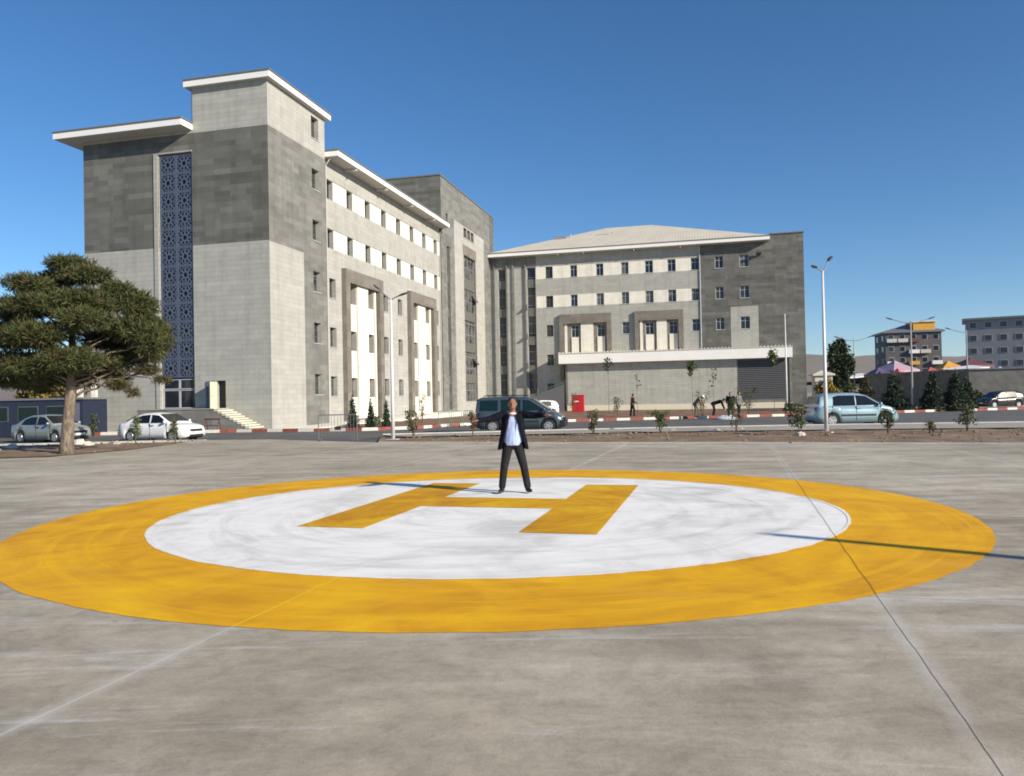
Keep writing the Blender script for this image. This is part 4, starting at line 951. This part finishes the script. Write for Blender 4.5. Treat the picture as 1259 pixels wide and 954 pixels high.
def wob(a, c, r0, r1, n=6, wv_=.12):
    a, c = Vector(a), Vector(c); pts = []
    for i in range(n + 1):
        t = i / n; p = a.lerp(c, t); k = math.sin(math.pi * t); pts.append(p + Vector((random.uniform(-wv_, wv_) * k, random.uniform(-wv_, wv_) * k, random.uniform(-wv_, wv_) * k + .18 * k)))
    b.tube(pts, [r0 + (r1 - r0) * i / n for i in range(n + 1)], 6)
    return pts
def along(z):
    for p, q in zip(tp, tp[1:]):
        if p[2] <= z <= q[2]: return Vector(p).lerp(Vector(q), (z - p[2]) / (q[2] - p[2]))
    return Vector(tp[-1])
for p in pads + low:
    zb = max(1.9, p[2] - .35 - .25 * math.hypot(p[0], p[1])) if p[2] > 2.8 else max(1.9, p[2] + .35)
    pts = wob(along(min(zb, 6.5)), (p[0], p[1], p[2] - .05), .055 if p[2] > 2.8 else .035, .014)
    for k in range(5):
        q = Vector(pts[4]); wob(q, (p[0] + random.uniform(-1, 1) * p[3], p[1] + random.uniform(-1, 1) * p[4], p[2] + random.uniform(-.6, .6) * p[5]), .016, .006, 4, .06)
b.build('branch', 'bark', pine, smooth=True)

def bush(name, label, loc, h, w_, mats, n=260, leaf=.07, stems=3, group=None, bare=.25, cat='shrub', width=.5, top_only=False, tuft=1):
    t = thing(name, label, cat, loc, random.uniform(0, 6), group); global b
    b = MB(); tops = []
    for i in range(stems):
        a = random.uniform(0, 6.28); e = (math.cos(a) * w_ * .35 * (stems > 1), math.sin(a) * w_ * .35 * (stems > 1), h * random.uniform(.8, .97)); wob((0, 0, -.05), e, .018 + h * (.0012 if top_only or mats[0] == 'twig' else .004), .006, 5, .04); tops.append(e)
        if not top_only:
            for k in range(3):
                z = h * random.uniform(.3, .8); wob((e[0] * z / h, e[1] * z / h, z), (e[0] * z / h + random.uniform(-.5, .5) * w_, e[1] * z / h + random.uniform(-.5, .5) * w_, z + .15 * h), .008, .004, 3, .02)
    b.build('stem', 'twig', t)
    pd = []
    if top_only: pd = [(e[0], e[1], h * .88, w_ * .5, w_ * .5, h * .10) for e in tops] + [(e[0] + .1, e[1], h * .76, w_ * .25, w_ * .25, h * .06) for e in tops[:1]]
    else:
        for e in tops:
            for k in range(4): z = h * (bare + (1 - bare) * (k + .6) / 4.4); pd.append((e[0] * z / h + random.uniform(-.3, .3) * w_, e[1] * z / h + random.uniform(-.3, .3) * w_, z, w_ * .28, w_ * .28, h * .12))
    blades('foliage', pd, n, leaf, mats, t, tuft=tuft, width=width); return t
G1 = 'young shrubs planted along the soil strip'
bush('shrub', 'thin green and reddish shrub on the strip, first to the right of the van', (3.44, 33.4, .05), 1.15, .45, ['leaf_green', 'leaf_red'], 420, group=G1)
bush('shrub', 'bushy green shrub on the strip right of the lone person in brown', (6.5, 34.4, .05), 1.05, .75, ['leaf_green'], 650, group=G1)
bush('shrub', 'brown-green shrub on the strip just right of the left lamp post', (-4.4, 34.6, .05), 1.25, .5, ['leaf_green', 'needle_dry'], 520, group=G1)
bush('shrub', 'reddish thin shrub on the strip before the tail of the dark van', (-1.75, 34.3, .05), 1.15, .35, ['leaf_red', 'leaf_green'], 380, group=G1)
bush('shrub', 'sparse twiggy shrub in front of the group of workers', (9.7, 34.0, .05), .9, .7, ['leaf_red', 'leaf_green'], 120, group=G1)
bush('shrub', 'dense dark green shrub before the tail of the pale blue hatchback', (11.4, 31.0, .05), 1.3, .7, ['leaf_green', 'leaf_dark'], 750, group=G1)
bush('shrub', 'small grey-green shrub at the nose of the pale blue hatchback', (14.7, 30.6, .05), 1.0, .55, ['needle', 'leaf_green'], 420, group=G1)
bush('shrub', 'green shrub at the far right end of the soil strip', (17.9, 30.8, .05), 1.15, .7, ['leaf_green', 'needle_dry'], 460, group=G1)
bush('shrub', 'low dry shrub between the two right-hand shrubs of the strip', (16.1, 30.2, .05), .5, .45, ['needle_dry'], 120, group=G1)
bush('shrub', 'thin shrub by the grey wall between the pine and the white saloon', (-21.9, 40.9, .0), 1.35, .45, ['leaf_dark', 'leaf_green'], 420, group=G1)
bush('shrub', 'upright green shrub in front of the rear wheel of the white saloon', (-17.4, 36.0, .0), 1.25, .42, ['leaf_green'], 430, group=G1)
bush('shrub', 'slim green shrub in front of the front wheel of the white saloon', (-14.95, 34.6, .0), 1.15, .32, ['leaf_green', 'needle_dry'], 260, group=G1)
G2 = 'small cypresses along the wing'
def cypress(label, loc, h, w_, group=G2, mats=('cypress',), n=900, leaf=.07):
    t = thing('cypress', label, 'tree', loc, 0, group); global b; b = MB(); b.tube([(0, 0, -.05), (0, 0, h * .95)], [.03, .008], 6); b.build('trunk', 'twig', t)
    pd = [(0, 0, h * (.1 + .85 * k / 8), w_ * (1 - k / 9) * .5, w_ * (1 - k / 9) * .5, h * .09) for k in range(9)]
    blades('foliage', pd, n, leaf, list(mats), t, width=.4, upbias=1.2); return t
cypress('cypress directly behind the crowd barrier', (-9.65, 47.2, 0), 2.3, .75)
cypress('narrow cypress between the crowd barrier and the left lamp post', (-8.75, 48.2, 0), 2.0, .65)
cypress('cypress close to the left lamp post', (-7.95, 49.2, 0), 1.9, .6)
cypress('small dark cypress by the foot of the right end of the hospital', (24.9, 70.5, 0), 1.7, .9)
b = None
bush('shrub', 'low spreading shrub beneath the three cypresses', (-8.5, 50.5, 0), .7, 1.2, ['leaf_green'], 400, group='shrubs in the planting beds')
bush('shrub', 'thin stake-like sapling behind the brown-green shrub of the strip', (-6.3, 54.5, 0), 2.2, .5, ['leaf_green'], 200, group='shrubs in the planting beds')
bush('shrub', 'leafy shrub held up beside the worker in the white cap', (13.9, 57.2, .05), 2.0, 1.1, ['leaf_green', 'leaf_red'], 420, group='shrubs in the planting beds')
bush('shrub', 'green shrub before the grey louvred doors', (18.3, 60.5, .05), 2.3, 1.4, ['leaf_dark', 'leaf_green'], 700, group='shrubs in the planting beds')
bush('shrub', 'dark shrub leaning beside the person in the brown jacket', (8.6, 64, .05), 1.6, 1.0, ['leaf_dark'], 380, group='shrubs in the planting beds')
bush('shrub', 'bright green shrub at the feet of the two standing workers', (14.9, 52.9, .1), 1.4, .7, ['leaf_green', 'cypress'], 500, group='shrubs in the planting beds')
bush('shrub', 'young shrub next to the red cabinet', (6.2, 80, 0), 2.2, 1.0, ['leaf_dark'], 350, group='shrubs in the planting beds')
G3 = 'tall staked saplings before the annex'
for lab, loc, h, m, n_ in (('tall thin sapling with a small tuft before the left half of the white fascia', (8.9, 72, 0), 5.4, ['leaf_dark'], 130), ('tall thin sapling with a round green top in the middle of the annex', (15.9, 69, 0), 4.8, ['leaf_green'], 420),
                      ('tall sapling with green tuft at the right end of the white fascia', (21.8, 65, 0), 5.5, ['leaf_green'], 260), ('bare grey sapling left of the round-topped one', (11.2, 70, 0), 4.2, ['twig'], 26), ('bare grey sapling just right of the round-topped one', (17.0, 66, 0), 4.0, ['twig'], 40)):
    bush('sapling', lab, loc, h, .75, m, n_, leaf=.16, stems=1, group=G3, cat='tree', top_only=(m[0] != 'twig'), bare=.55)
# trees at right
def tree(label, loc, h, w_, mats, n=4000, leaf=.3, group=None, clear=.25, name='tree', k=9):
    t = thing(name, label, 'tree', loc, 0, group); global b; b = MB(); b.tube([(0, 0, -.2), (.1, 0, h * .5), (0, 0, h * .85)], [h * .03, h * .02, .03], 8); pd = []
    for i in range(k):
        z = h * (clear + (1 - clear) * (i + .6) / (k + .3)); rr_ = w_ * .5 * math.sin(math.pi * min(1, (i + 1.6) / (k + 1.2))) ** .6
        for q in range(3):
            a = random.uniform(0, 6.28); c = (math.cos(a) * rr_ * .5, math.sin(a) * rr_ * .5, z); pd.append((*c, rr_ * .55, rr_ * .55, h * .07)); wob((0, 0, z * .8), c, .05, .015, 3, .1)
    b.build('trunk', 'bark', t); blades('crown', pd, n, leaf, mats, t, tuft=2, width=.4); return t
G4 = 'trees beyond the road at the right'
tree('tall dark green tree with uneven top behind the guard hut', (31.9, 76, 0), 6.7, 2.5, ['leaf_dark', 'leaf_green'], 5000, group=G4, clear=.3)
for lab, x, y, h, w_ in (('tallest and leftmost dark conifer before the retaining wall', 31.3, 64, 3.6, 2.9), ('middle narrow dark conifer before the retaining wall', 33.9, 63, 3.5, 2.0), ('bushy dark conifer right of the middle one before the retaining wall', 35.8, 63, 3.6, 2.6), ('small dark conifer at the right end of the conifer row', 38.4, 66, 3.0, 1.7)):
    cn = thing('conifer', lab, 'tree', (x, y, 0), 0, 'dark conifers before the retaining wall'); b = MB(); b.tube([(0, 0, -.1), (0, 0, h * .97)], [.1, .02], 7); b.build('trunk', 'bark', cn); pd = []
    for q in range(16):
        zz = h * (.04 + .9 * q / 16); rr_ = w_ * .5 * (1 - q / 17.5) * random.uniform(.75, 1.1)
        for e in range(4): a_ = random.uniform(0, 6.28); pd.append((math.cos(a_) * rr_ * .55, math.sin(a_) * rr_ * .55, zz, rr_ * .5, rr_ * .5, h * .035))
    blades('crown', pd, 5200, .19, ['leaf_dark', 'cypress'], cn, tuft=2, width=.22, upbias=-.1)
tree('bright orange-yellow bush beside the tall lamp post', (28.2, 70, 0), 2.9, 1.9, ['leaf_yellow'], 1500, .2, G4, .25)
tree('olive tree behind the roof of the pale blue hatchback', (33.0, 78, 0), 3.0, 3.6, ['leaf_green', 'needle'], 3000, .2, G4, .05)
tree('slim brown-green tree just left of the dark conifers', (31.2, 69, 0), 2.9, 1.3, ['needle', 'leaf_red'], 1500, .16, G4, .05)
tree('golden leafy tree behind the pine trunk at the far left', (-29.5, 50, 0), 4.6, 4.2, ['needle_dry', 'leaf_yellow'], 4200, .22, None, .35)
# hedge of mixed ground growth by the retaining wall
for k, (x, y) in enumerate(((40.5, 72.5), (43.0, 72.8))): tree(('low green bush at the foot of the retaining wall, left one', 'low green bush at the foot of the retaining wall, right one')[k], (x, y, 0), 1.6, 2.2, ['needle', 'leaf_green'], 1500, .14, 'bushes at the wall foot', .02)

# ------------------------------------------------------------------ lamp posts
def lamp_post(label, loc, h, arms, rz, group='twin lamp posts round the apron', rise=.55, span=.75, name='lamp_post', poly=.085):
    t = thing(name, label, 'street lamp', loc, rz, group)
    b = MB(); b.tube([(0, 0, 0), (0, 0, h * .33), (0, 0, h)], [poly, poly * .85, poly * .5], 12); b.build('pole', 'painted_pole', t, smooth=True)
    b = MB(); b.box(-.22, .22, -.22, .22, -.05, .06); b.build('base_plate', 'kerb_concrete', t)
    for s, ri in arms:
        b = MB(); b.tube([(0, 0, h - .05), (s * span * .35, 0, h + ri * .25), (s * span * .75, 0, h + ri * .75)], .03, 8); a = b.build('arm', 'galvanised', t)
        d = Vector((s * span * .25, 0, ri * .25)); b = MB(); b.ell((s * span * .98, 0, h + ri * .98), (.26, .11, .045), 12, 7, Matrix.Rotation(-s * math.atan2(ri, span), 3, 'Y')); b.build('lamp_head', 'lamp_head', a, smooth=True)
    return t
lamp_post('twin-armed lamp post in front of the hospital wing, left of the van', (-5.15, 33.6, .02), 6.1, ((1, .18), (-1, .5)), R(-12), span=.6)
lamp_post('tall twin-headed lamp post beside the pale blue hatchback', (13.0, 32.4, .02), 6.75, ((1, .62), (-1, .08)), R(48), span=.9)
lamp_post('slim lamp post before the right end of the white annex fascia', (21.8, 62, .0), 8.0, ((1, .1),), R(60), span=.6, poly=.075)
def road_lamp(label, loc, h, arms, rz=0):
    t = thing('road_lamp', label, 'street lamp', loc, rz, 'tall road lamps in the distance')
    b = MB(); b.tube([(0, 0, -.5), (0, 0, h)], [.11, .06], 8); b.build('pole', 'galvanised', t)
    for s in arms:
        b = MB(); b.tube([(0, 0, h - .3), (s * .8, 0, h - .22), (s * 1.9, 0, h + .12)], .045, 6); a = b.build('arm', 'galvanised', t); b = MB(); b.ell((s * 2.15, 0, h + .2), (.42, .14, .07), 10, 6, Matrix.Rotation(-s * .3, 3, 'Y')); b.build('lamp_head', 'lamp_head', a)
    return t
road_lamp('double-armed road lamp above the dark apartment block', (41, 80, 0), 8.9, (-1, 1)); road_lamp('double-armed road lamp above the tall dark tree', (43.9, 100, 0), 8.5, (-1, 1)); road_lamp('single-armed road lamp left of the plain grey block at the right edge', (53.7, 92, 0), 8.7, (-1,))
# post outside the frame at the right whose shadow crosses the yellow ring
t = thing('flagpole', 'tall bare metal pole whose shadow crosses the yellow ring', 'pole', (15.78, -.14, 0)); b = MB(); b.tube([(0, 0, 0), (0, 0, 6.96)], [.15, .09], 14); b.build('mast', 'painted_pole', t); b = MB(); b.box(-.25, .25, -.25, .25, 0, .05); b.build('base_plate', 'kerb_concrete', t)

# ------------------------------------------------------------------ street things
def barrier(label, loc, rz, w_=1.75, h=1.1, mat='barrier_grey', nb=12, group='crowd barriers'):
    t = thing('crowd_barrier', label, 'barrier', loc, rz, group); b = MB()
    b.tube([(0, 0, .0), (0, 0, h - .06), (.06, 0, h), (w_ - .06, 0, h), (w_, 0, h - .06), (w_, 0, 0)], .022, 8); b.tube([(0, 0, .25), (w_, 0, .25)], .018, 6); b.build('frame', mat, t)
    b = MB()
    for i in range(1, nb): b.tube([(w_ * i / nb, 0, .25), (w_ * i / nb, 0, h)], .009, 5)
    b.build('bars', mat, t)
    for x in (.12, w_ - .12): b = MB(); b.tube([(x, -.28, .02), (x, 0, .10), (x, .28, .02)], .02, 6); b.build('foot', mat, t)
    return t
bb = barrier('dark grey crowd barrier with a black plate standing on the apron edge', (-8.55, 34.4, .0), R(2), 1.68, 1.15)
b = MB(); b.box(.72, .98, -.03, -.012, .48, .64); b.build('sign_plate', 'black_trim', bb)
for i in range(3): barrier(('green barrier left of the dark van, first from the left', 'green barrier left of the dark van, middle one', 'green barrier left of the dark van, nearest the van')[i], (-4.5 + i * .72, 47.6 + i * .55, .0), R(24), .68, 1.0, 'barrier_green', 5, 'green barriers by the kerb')
t = thing('fire_cabinet', 'bright red metal cabinet standing against the annex wall', 'cabinet', (7.1, 84.3, 0), RZ)
b = MB(); b.box(-.65, .65, -.3, .3, .1, 1.85); b.build('body', 'red_paint', t); b = MB(); b.box(-.7, .7, -.35, .35, 1.85, 1.92); b.build('lid', 'red_paint', t)
b = MB(); b.box(-.012, .012, -.315, -.30, .15, 1.8); b.box(.06, .12, -.33, -.30, .9, 1.1); b.build('door_line', 'burgundy', t); b = MB(); b.box(-.4, .1, -.31, -.302, 1.15, 1.3); b.build('notice', 'plate', t)
b = MB(); b.box(-.6, -.5, -.25, .25, 0, .1); b.box(.5, .6, -.25, .25, 0, .1); b.build('feet', 'black_trim', t)
t = thing('trestle', 'small dark red metal trestle on the kerb at the foot of the stair', 'trestle', (-18.4, 47.9, .0), RZ)
for x in (-.45, .45): b = MB(); b.tube([(x, -.2, 0), (x, 0, .8), (x, .2, 0)], .04, 6); b.build('leg', 'burgundy', t)
b = MB(); b.tube([(-.55, 0, .8), (.55, 0, .8)], .05, 6); b.tube([(-.45, -.1, .4), (.45, -.1, .4)], .03, 6); b.build('crossbar', 'burgundy', t)
# rubble and stones on the strips
for i, (x, y, s_) in enumerate(((-19.0, 34.2, .34), (-18.2, 33.5, .26), (-17.2, 33.9, .22), (-20.4, 31.8, .28), (9.2, 35.2, .2), (11.2, 30.4, .2), (10.6, 36.3, .16), (7.4, 36.1, .15))):
    b = MB(); b.ell((0, 0, s_ * .3), (s_, s_ * .7, s_ * .45), 8, 6); o = b.build('stone', 'kerb_concrete', None, loc=(x, y, .04), rz=i * 1.3)
    for v in o.data.vertices: v.co *= random.uniform(.8, 1.2)
    tag(o, ('large pale stone left of the white saloon', 'pale flat stone beside the largest stone on the island', 'third pale stone from the pine, nearest the white saloon', 'pale stone close behind the pine trunk', 'small stone before the worker group', 'stone at the foot of the tall lamp post', 'small stone behind the strip under the annex lamp post', 'smallest stone left of the worker group')[i], 'stone', 'stones on the soil strips')
t = thing('sack', 'pale blue-grey sheet heaped on the kerb under the bent workers', 'sheet', (14.5, 53.2, .0)); b = MB(); b.ell((0, 0, .05), (.75, .4, .2), 14, 8); b.ell((.5, .1, .05), (.4, .3, .12), 12, 7); o = b.build('cloth', 'sheet_grey', t, smooth=True)
for v in o.data.vertices: v.co.z *= random.uniform(.85, 1.1)
# navy cabin at the left
t = thing('site_cabin', 'navy blue cabin with dark windows behind the pine trunk', 'cabin', (-28.6, 46.2, -.1), R(-6))
b = MB(); b.box(-3.4, 3.4, 0, 2.3, .15, 2.25); b.build('body', 'navy_cabin', t); b = MB(); b.box(-3.5, 3.5, -.1, 2.4, 2.25, 2.37); b.build('roof', 'grey_trim', t)
for x in (-2.6, -.7, 1.1): b = MB(); b.box(x, x + 1.3, -.03, -.0, 1.0, 1.9); wdd = b.build('window', 'frame_dark', t); b = MB(); b.box(x + .06, x + 1.24, -.045, -.031, 1.06, 1.84); b.build('pane', 'van_glass', wdd)
b = MB(); b.box(2.55, 3.2, -.03, 0, .2, 2.05); b.build('door', 'slate_door', t)
for x, lab in ((-27.0, 'white upright post behind the pine trunk, left one'), (-26.1, 'white upright post behind the pine trunk, right one')):
    b = MB(); b.box(-.14, .14, -.14, .14, 0, 4.6); b.box(-.18, .18, -.18, .18, 4.6, 4.66); o = b.build('white_post', 'kerb_white', None, loc=(x, 48.8, 0)); tag(o, lab, 'post', 'white posts at the left')
# guard hut
t = thing('guard_hut', 'small cream guard hut with a flat roof beside the tall lamp post', 'hut', (28.2, 71, 0), R(-10))
b = MB(); b.box(-.75, .75, -.75, .75, 0, 3.2); b.build('wall', 'guard_cream', t); b = MB(); b.box(-.95, .95, -.95, .95, 3.2, 3.34); b.add([(-.95, -.95, 3.34), (.95, -.95, 3.34), (.95, .95, 3.34), (-.95, .95, 3.34), (0, 0, 3.7)], [(0, 1, 4), (1, 2, 4), (2, 3, 4), (3, 0, 4)]); b.build('roof', 'guard_cream', t)
b = MB(); b.box(-.05, .55, -.77, -.752, 1.9, 2.8); wdd = b.build('window', 'frame_dark', t); b = MB(); b.box(0, .5, -.785, -.771, 1.95, 2.75); b.build('pane', 'pane', wdd)
# retaining wall
t = thing('retaining_wall', 'long grey stone retaining wall at the right', 'wall')
b = MB(); Wp = [(41.5, 92), (43.0, 86), (44.5, 76), (60, 70), (90, 60)]
for (a, c) in zip(Wp, Wp[1:]):
    b.add([(a[0], a[1], 0), (c[0], c[1], 0), (c[0], c[1], 3.6), (a[0], a[1], 3.6), (a[0] + .6, a[1] + .6, 0), (c[0] + .6, c[1] + .6, 0), (c[0] + .6, c[1] + .6, 3.6), (a[0] + .6, a[1] + .6, 3.6)], [(0, 1, 2, 3), (7, 6, 5, 4), (3, 2, 6, 7), (0, 3, 7, 4), (1, 5, 6, 2)])
b.build('wall_face', 'ret_wall', t); b = MB()
for (a, c) in zip(Wp, Wp[1:]):
    b.add([(a[0] - .1, a[1] - .1, 3.6), (c[0] - .1, c[1] - .1, 3.6), (c[0] - .1, c[1] - .1, 3.72), (a[0] - .1, a[1] - .1, 3.72), (a[0] + .7, a[1] + .7, 3.6), (c[0] + .7, c[1] + .7, 3.6), (c[0] + .7, c[1] + .7, 3.72), (a[0] + .7, a[1] + .7, 3.72)], [(0, 1, 2, 3), (3, 2, 6, 7)])
b.build('coping', 'grey_trim', t)
loft('far_pavement', [(36, 66), (44, 68), (60, 66), (90, 56)], [(36, 70), (43, 75), (59, 69.4), (89, 59.4)], 20, 2, .12, 'paving')
loft('raised_ground', [(42.2, 92.4), (43.6, 86.4), (45.2, 76.5), (60.7, 70.7), (90, 61)], [(60, 190), (80, 190), (120, 190), (180, 180), (260, 160)], 20, 6, 3.4, 'dust')
loft('annex_forecourt', [(27, 66), (34, 66)], [(34, 90), (48, 110)], 4, 2, .03, 'paving')

# ------------------------------------------------------------------ market tents in the distance
def tent(label, loc, w_, h, mat, rz=0, flat=False):
    t = thing('market_tent', label, 'tent', loc, rz, 'market tents beyond the retaining wall'); b = MB()
    if flat: b.add([(-w_ / 2, -2, h), (w_ / 2, -2, h + .5), (w_ / 2, 2, h + .9), (-w_ / 2, 2, h + .4), (-w_ / 2, -2, h - .5), (w_ / 2, -2, h)], [(0, 1, 2, 3), (4, 5, 1, 0)])
    else: b.add([(-w_ / 2, -w_ / 2, h * .62), (w_ / 2, -w_ / 2, h * .62), (w_ / 2, w_ / 2, h * .62), (-w_ / 2, w_ / 2, h * .62), (-w_ * .16, -w_ * .16, h * .85), (w_ * .16, -w_ * .16, h * .85), (w_ * .16, w_ * .16, h * .85), (-w_ * .16, w_ * .16, h * .85), (0, 0, h),
                 (-w_ / 2, -w_ / 2, h * .5), (w_ / 2, -w_ / 2, h * .5), (w_ / 2, w_ / 2, h * .5), (-w_ / 2, w_ / 2, h * .5)],
                [(0, 1, 5, 4), (1, 2, 6, 5), (2, 3, 7, 6), (3, 0, 4, 7), (4, 5, 8), (5, 6, 8), (6, 7, 8), (7, 4, 8), (9, 10, 1, 0), (10, 11, 2, 1), (11, 12, 3, 2), (12, 9, 0, 3)])
    b.build('canopy', mat, t); b = MB()
    for sx in (-1, 1):
        for sy in (-1, 1): b.box(sx * w_ * .48 - .08, sx * w_ * .48 + .08, sy * (2 if flat else w_ * .48) - .08, sy * (2 if flat else w_ * .48) + .08, 0, h * .62)
    b.build('posts', 'galvanised', t); return t
tent('large pink pointed tent in front of the dark apartment block', (78.5, 160, 2.5), 6.5, 5.4, 'tent_pink', .3); tent('purple tent left of the pink one', (70.5, 150, 2.0), 5, 4.2, 'tent_purple', .1)
tent('deep red tent right of the pink one', (80.5, 150, 2.2), 5, 3.9, 'tent_red'); tent('long white awning right of the red tent', (68.5, 118, 3.3), 5, 1.2, 'tent_white', .15, True)
tent('low white awning left of the conifers', (51, 118, 2.3), 6, 1.3, 'tent_white', .1, True); tent('dark purple stall above the low white awning', (58, 135, 2.2), 7, 3.2, 'tent_purple', .2)
tent('orange tent near the single-armed road lamp', (89.5, 160, 3.8), 4.5, 3.8, 'tent_orange'); tent('burgundy tent beside the orange one', (94.0, 160, 3.8), 6, 4.4, 'burgundy', .1)
for i in range(9):
    x = 64 + i * 3.1; tent('small mixed-colour stall, number %s in the row before the apartment block' % ('one two three four five six seven eight nine'.split()[i]), (x, 142, 2.6), 2.6, 2.2 + .5 * (i % 3), ['tent_white', 'tent_purple', 'tent_red', 'tent_pink'][i % 4], .3 * i)

# ------------------------------------------------------------------ distant blocks
def block(name, label, loc, rz, w_, d_, h, storeys, cols, wallm, balc, roofm):
    t = thing(name, label, 'building', loc, rz); b = MB(); b.box(-w_ / 2, w_ / 2, 0, d_, 0, h); b.build('wall', wallm, t)
    b = MB(); b.box(-w_ / 2 - .8, w_ / 2 + .8, -.8, d_ + .8, h, h + .5); b.add([(-w_ / 2 - .8, -.8, h + .5), (w_ / 2 + .8, -.8, h + .5), (w_ / 2 + .8, d_ + .8, h + .5), (-w_ / 2 - .8, d_ + .8, h + .5), (0, d_ / 2, h + 3)], [(0, 1, 4), (1, 2, 4), (2, 3, 4), (3, 0, 4)]) if balc else None
    b.build('roof', roofm, t); fh = h / storeys
    for s in range(storeys):
        for c in range(cols):
            x = -w_ / 2 + w_ * (c + .5) / cols; z = s * fh + fh * .35; ww = w_ / cols * .26
            b = MB(); b.box(x - ww, x + ww, -.06, 0, z, z + fh * .48); f = b.build('window', 'frame_light', t); b = MB(); b.box(x - ww * .85, x + ww * .85, -.1, -.061, z + .1, z + fh * .44); b.build('pane', 'pane', f)
            if balc and (c, s) in balc:
                b = MB(); b.box(x - ww * 1.7, x + ww * 1.7, -1.2, -.01, z - fh * .2, z + fh * .12); b.build('balcony', balc[(c, s)], t)
        for c in range(2):
            y = d_ * (c + .5) / 2; z = s * fh + fh * .35; b = MB(); b.box(-w_ / 2 - .06, -w_ / 2, y - 1, y + 1, z, z + fh * .48); b.build('window', 'pane', t)
    return t
simple('apt_dark', (.085, .085, .085), .8, var=.15, scale=.4); simple('apt_grey', (.22, .225, .24), .8, var=.1, scale=.3)
ap = block('apartment_building', 'dark grey apartment block with white balconies and an orange rooftop room', (120.6, 234, 2.0), R(-12), 15.5, 13, 17, 5, 5, 'apt_dark',
      {(0, 2): 'tent_white', (0, 4): 'soffit', (2, 1): 'tent_white', (2, 2): 'tent_orange', (2, 3): 'tent_white', (2, 4): 'burgundy', (4, 2): 'tent_white', (3, 3): 'soffit', (1, 4): 'soffit', (3, 1): 'soffit'}, 'grey_trim')
b = MB(); b.box(0, 6, -.3, 6, 17.5, 20.0); b.build('rooftop_room', 'tent_orange', ap); b = MB(); b.box(-.4, 6.4, -.8, 6.4, 20, 20.3); b.build('rooftop_cover', 'roof_metal', ap)
for k in range(2):
    pass
block('grey_block', 'plain grey apartment block at the right edge', (127, 198, 3.0), R(-30), 20, 14, 16.5, 5, 6, 'apt_grey', None, 'grey_trim')

# ------------------------------------------------------------------ hills
def ridge(name, dist, x0, x1, base, amp, seed, n=120):
    b = MB(); rs = np.random.default_rng(seed); ph = rs.random(6) * 6; vs = []; m = 10
    for i in range(n + 1):
        x = x0 + (x1 - x0) * i / n; hgt = base + amp * sum(math.sin(x / (900 / (k + 1)) + ph[k]) / (k + 1.5) for k in range(6))
        for j in range(m + 1):
            t = j / m; vs.append((x, dist + t * 900, -2 + max(hgt, 10) * sm(t) + 6 * math.sin(x / 60 + j) * t + 5 * math.sin(x / 23 + 2 * j) * t * (1 - t) * 3))
    b.add(vs, [(i * (m + 1) + j, (i + 1) * (m + 1) + j, (i + 1) * (m + 1) + j + 1, i * (m + 1) + j + 1) for i in range(n) for j in range(m)]); o = b.build(name, 'hill_earth', smooth=True); struct(o)
ridge('hills', 2000, -3500, 4300, 128, 12, 3)
# ------------------------------------------------------------------ air
hz = NT('haze_air'); hz.n.remove(hz.b); pv = hz.N('ShaderNodeVolumePrincipled'); pv.inputs['Color'].default_value = (.80, .88, 1, 1); pv.inputs['Density'].default_value = .00007; pv.inputs['Anisotropy'].default_value = .2
hz.L(pv.outputs[0], hz.n['Material Output'].inputs['Volume']); MATS['haze_air'] = hz.m
HAZE = True
if HAZE:
    o = MB().box(-4600, 4600, -1200, 3300, -4, 200).build('haze', 'haze_air'); struct(o, 'stuff')
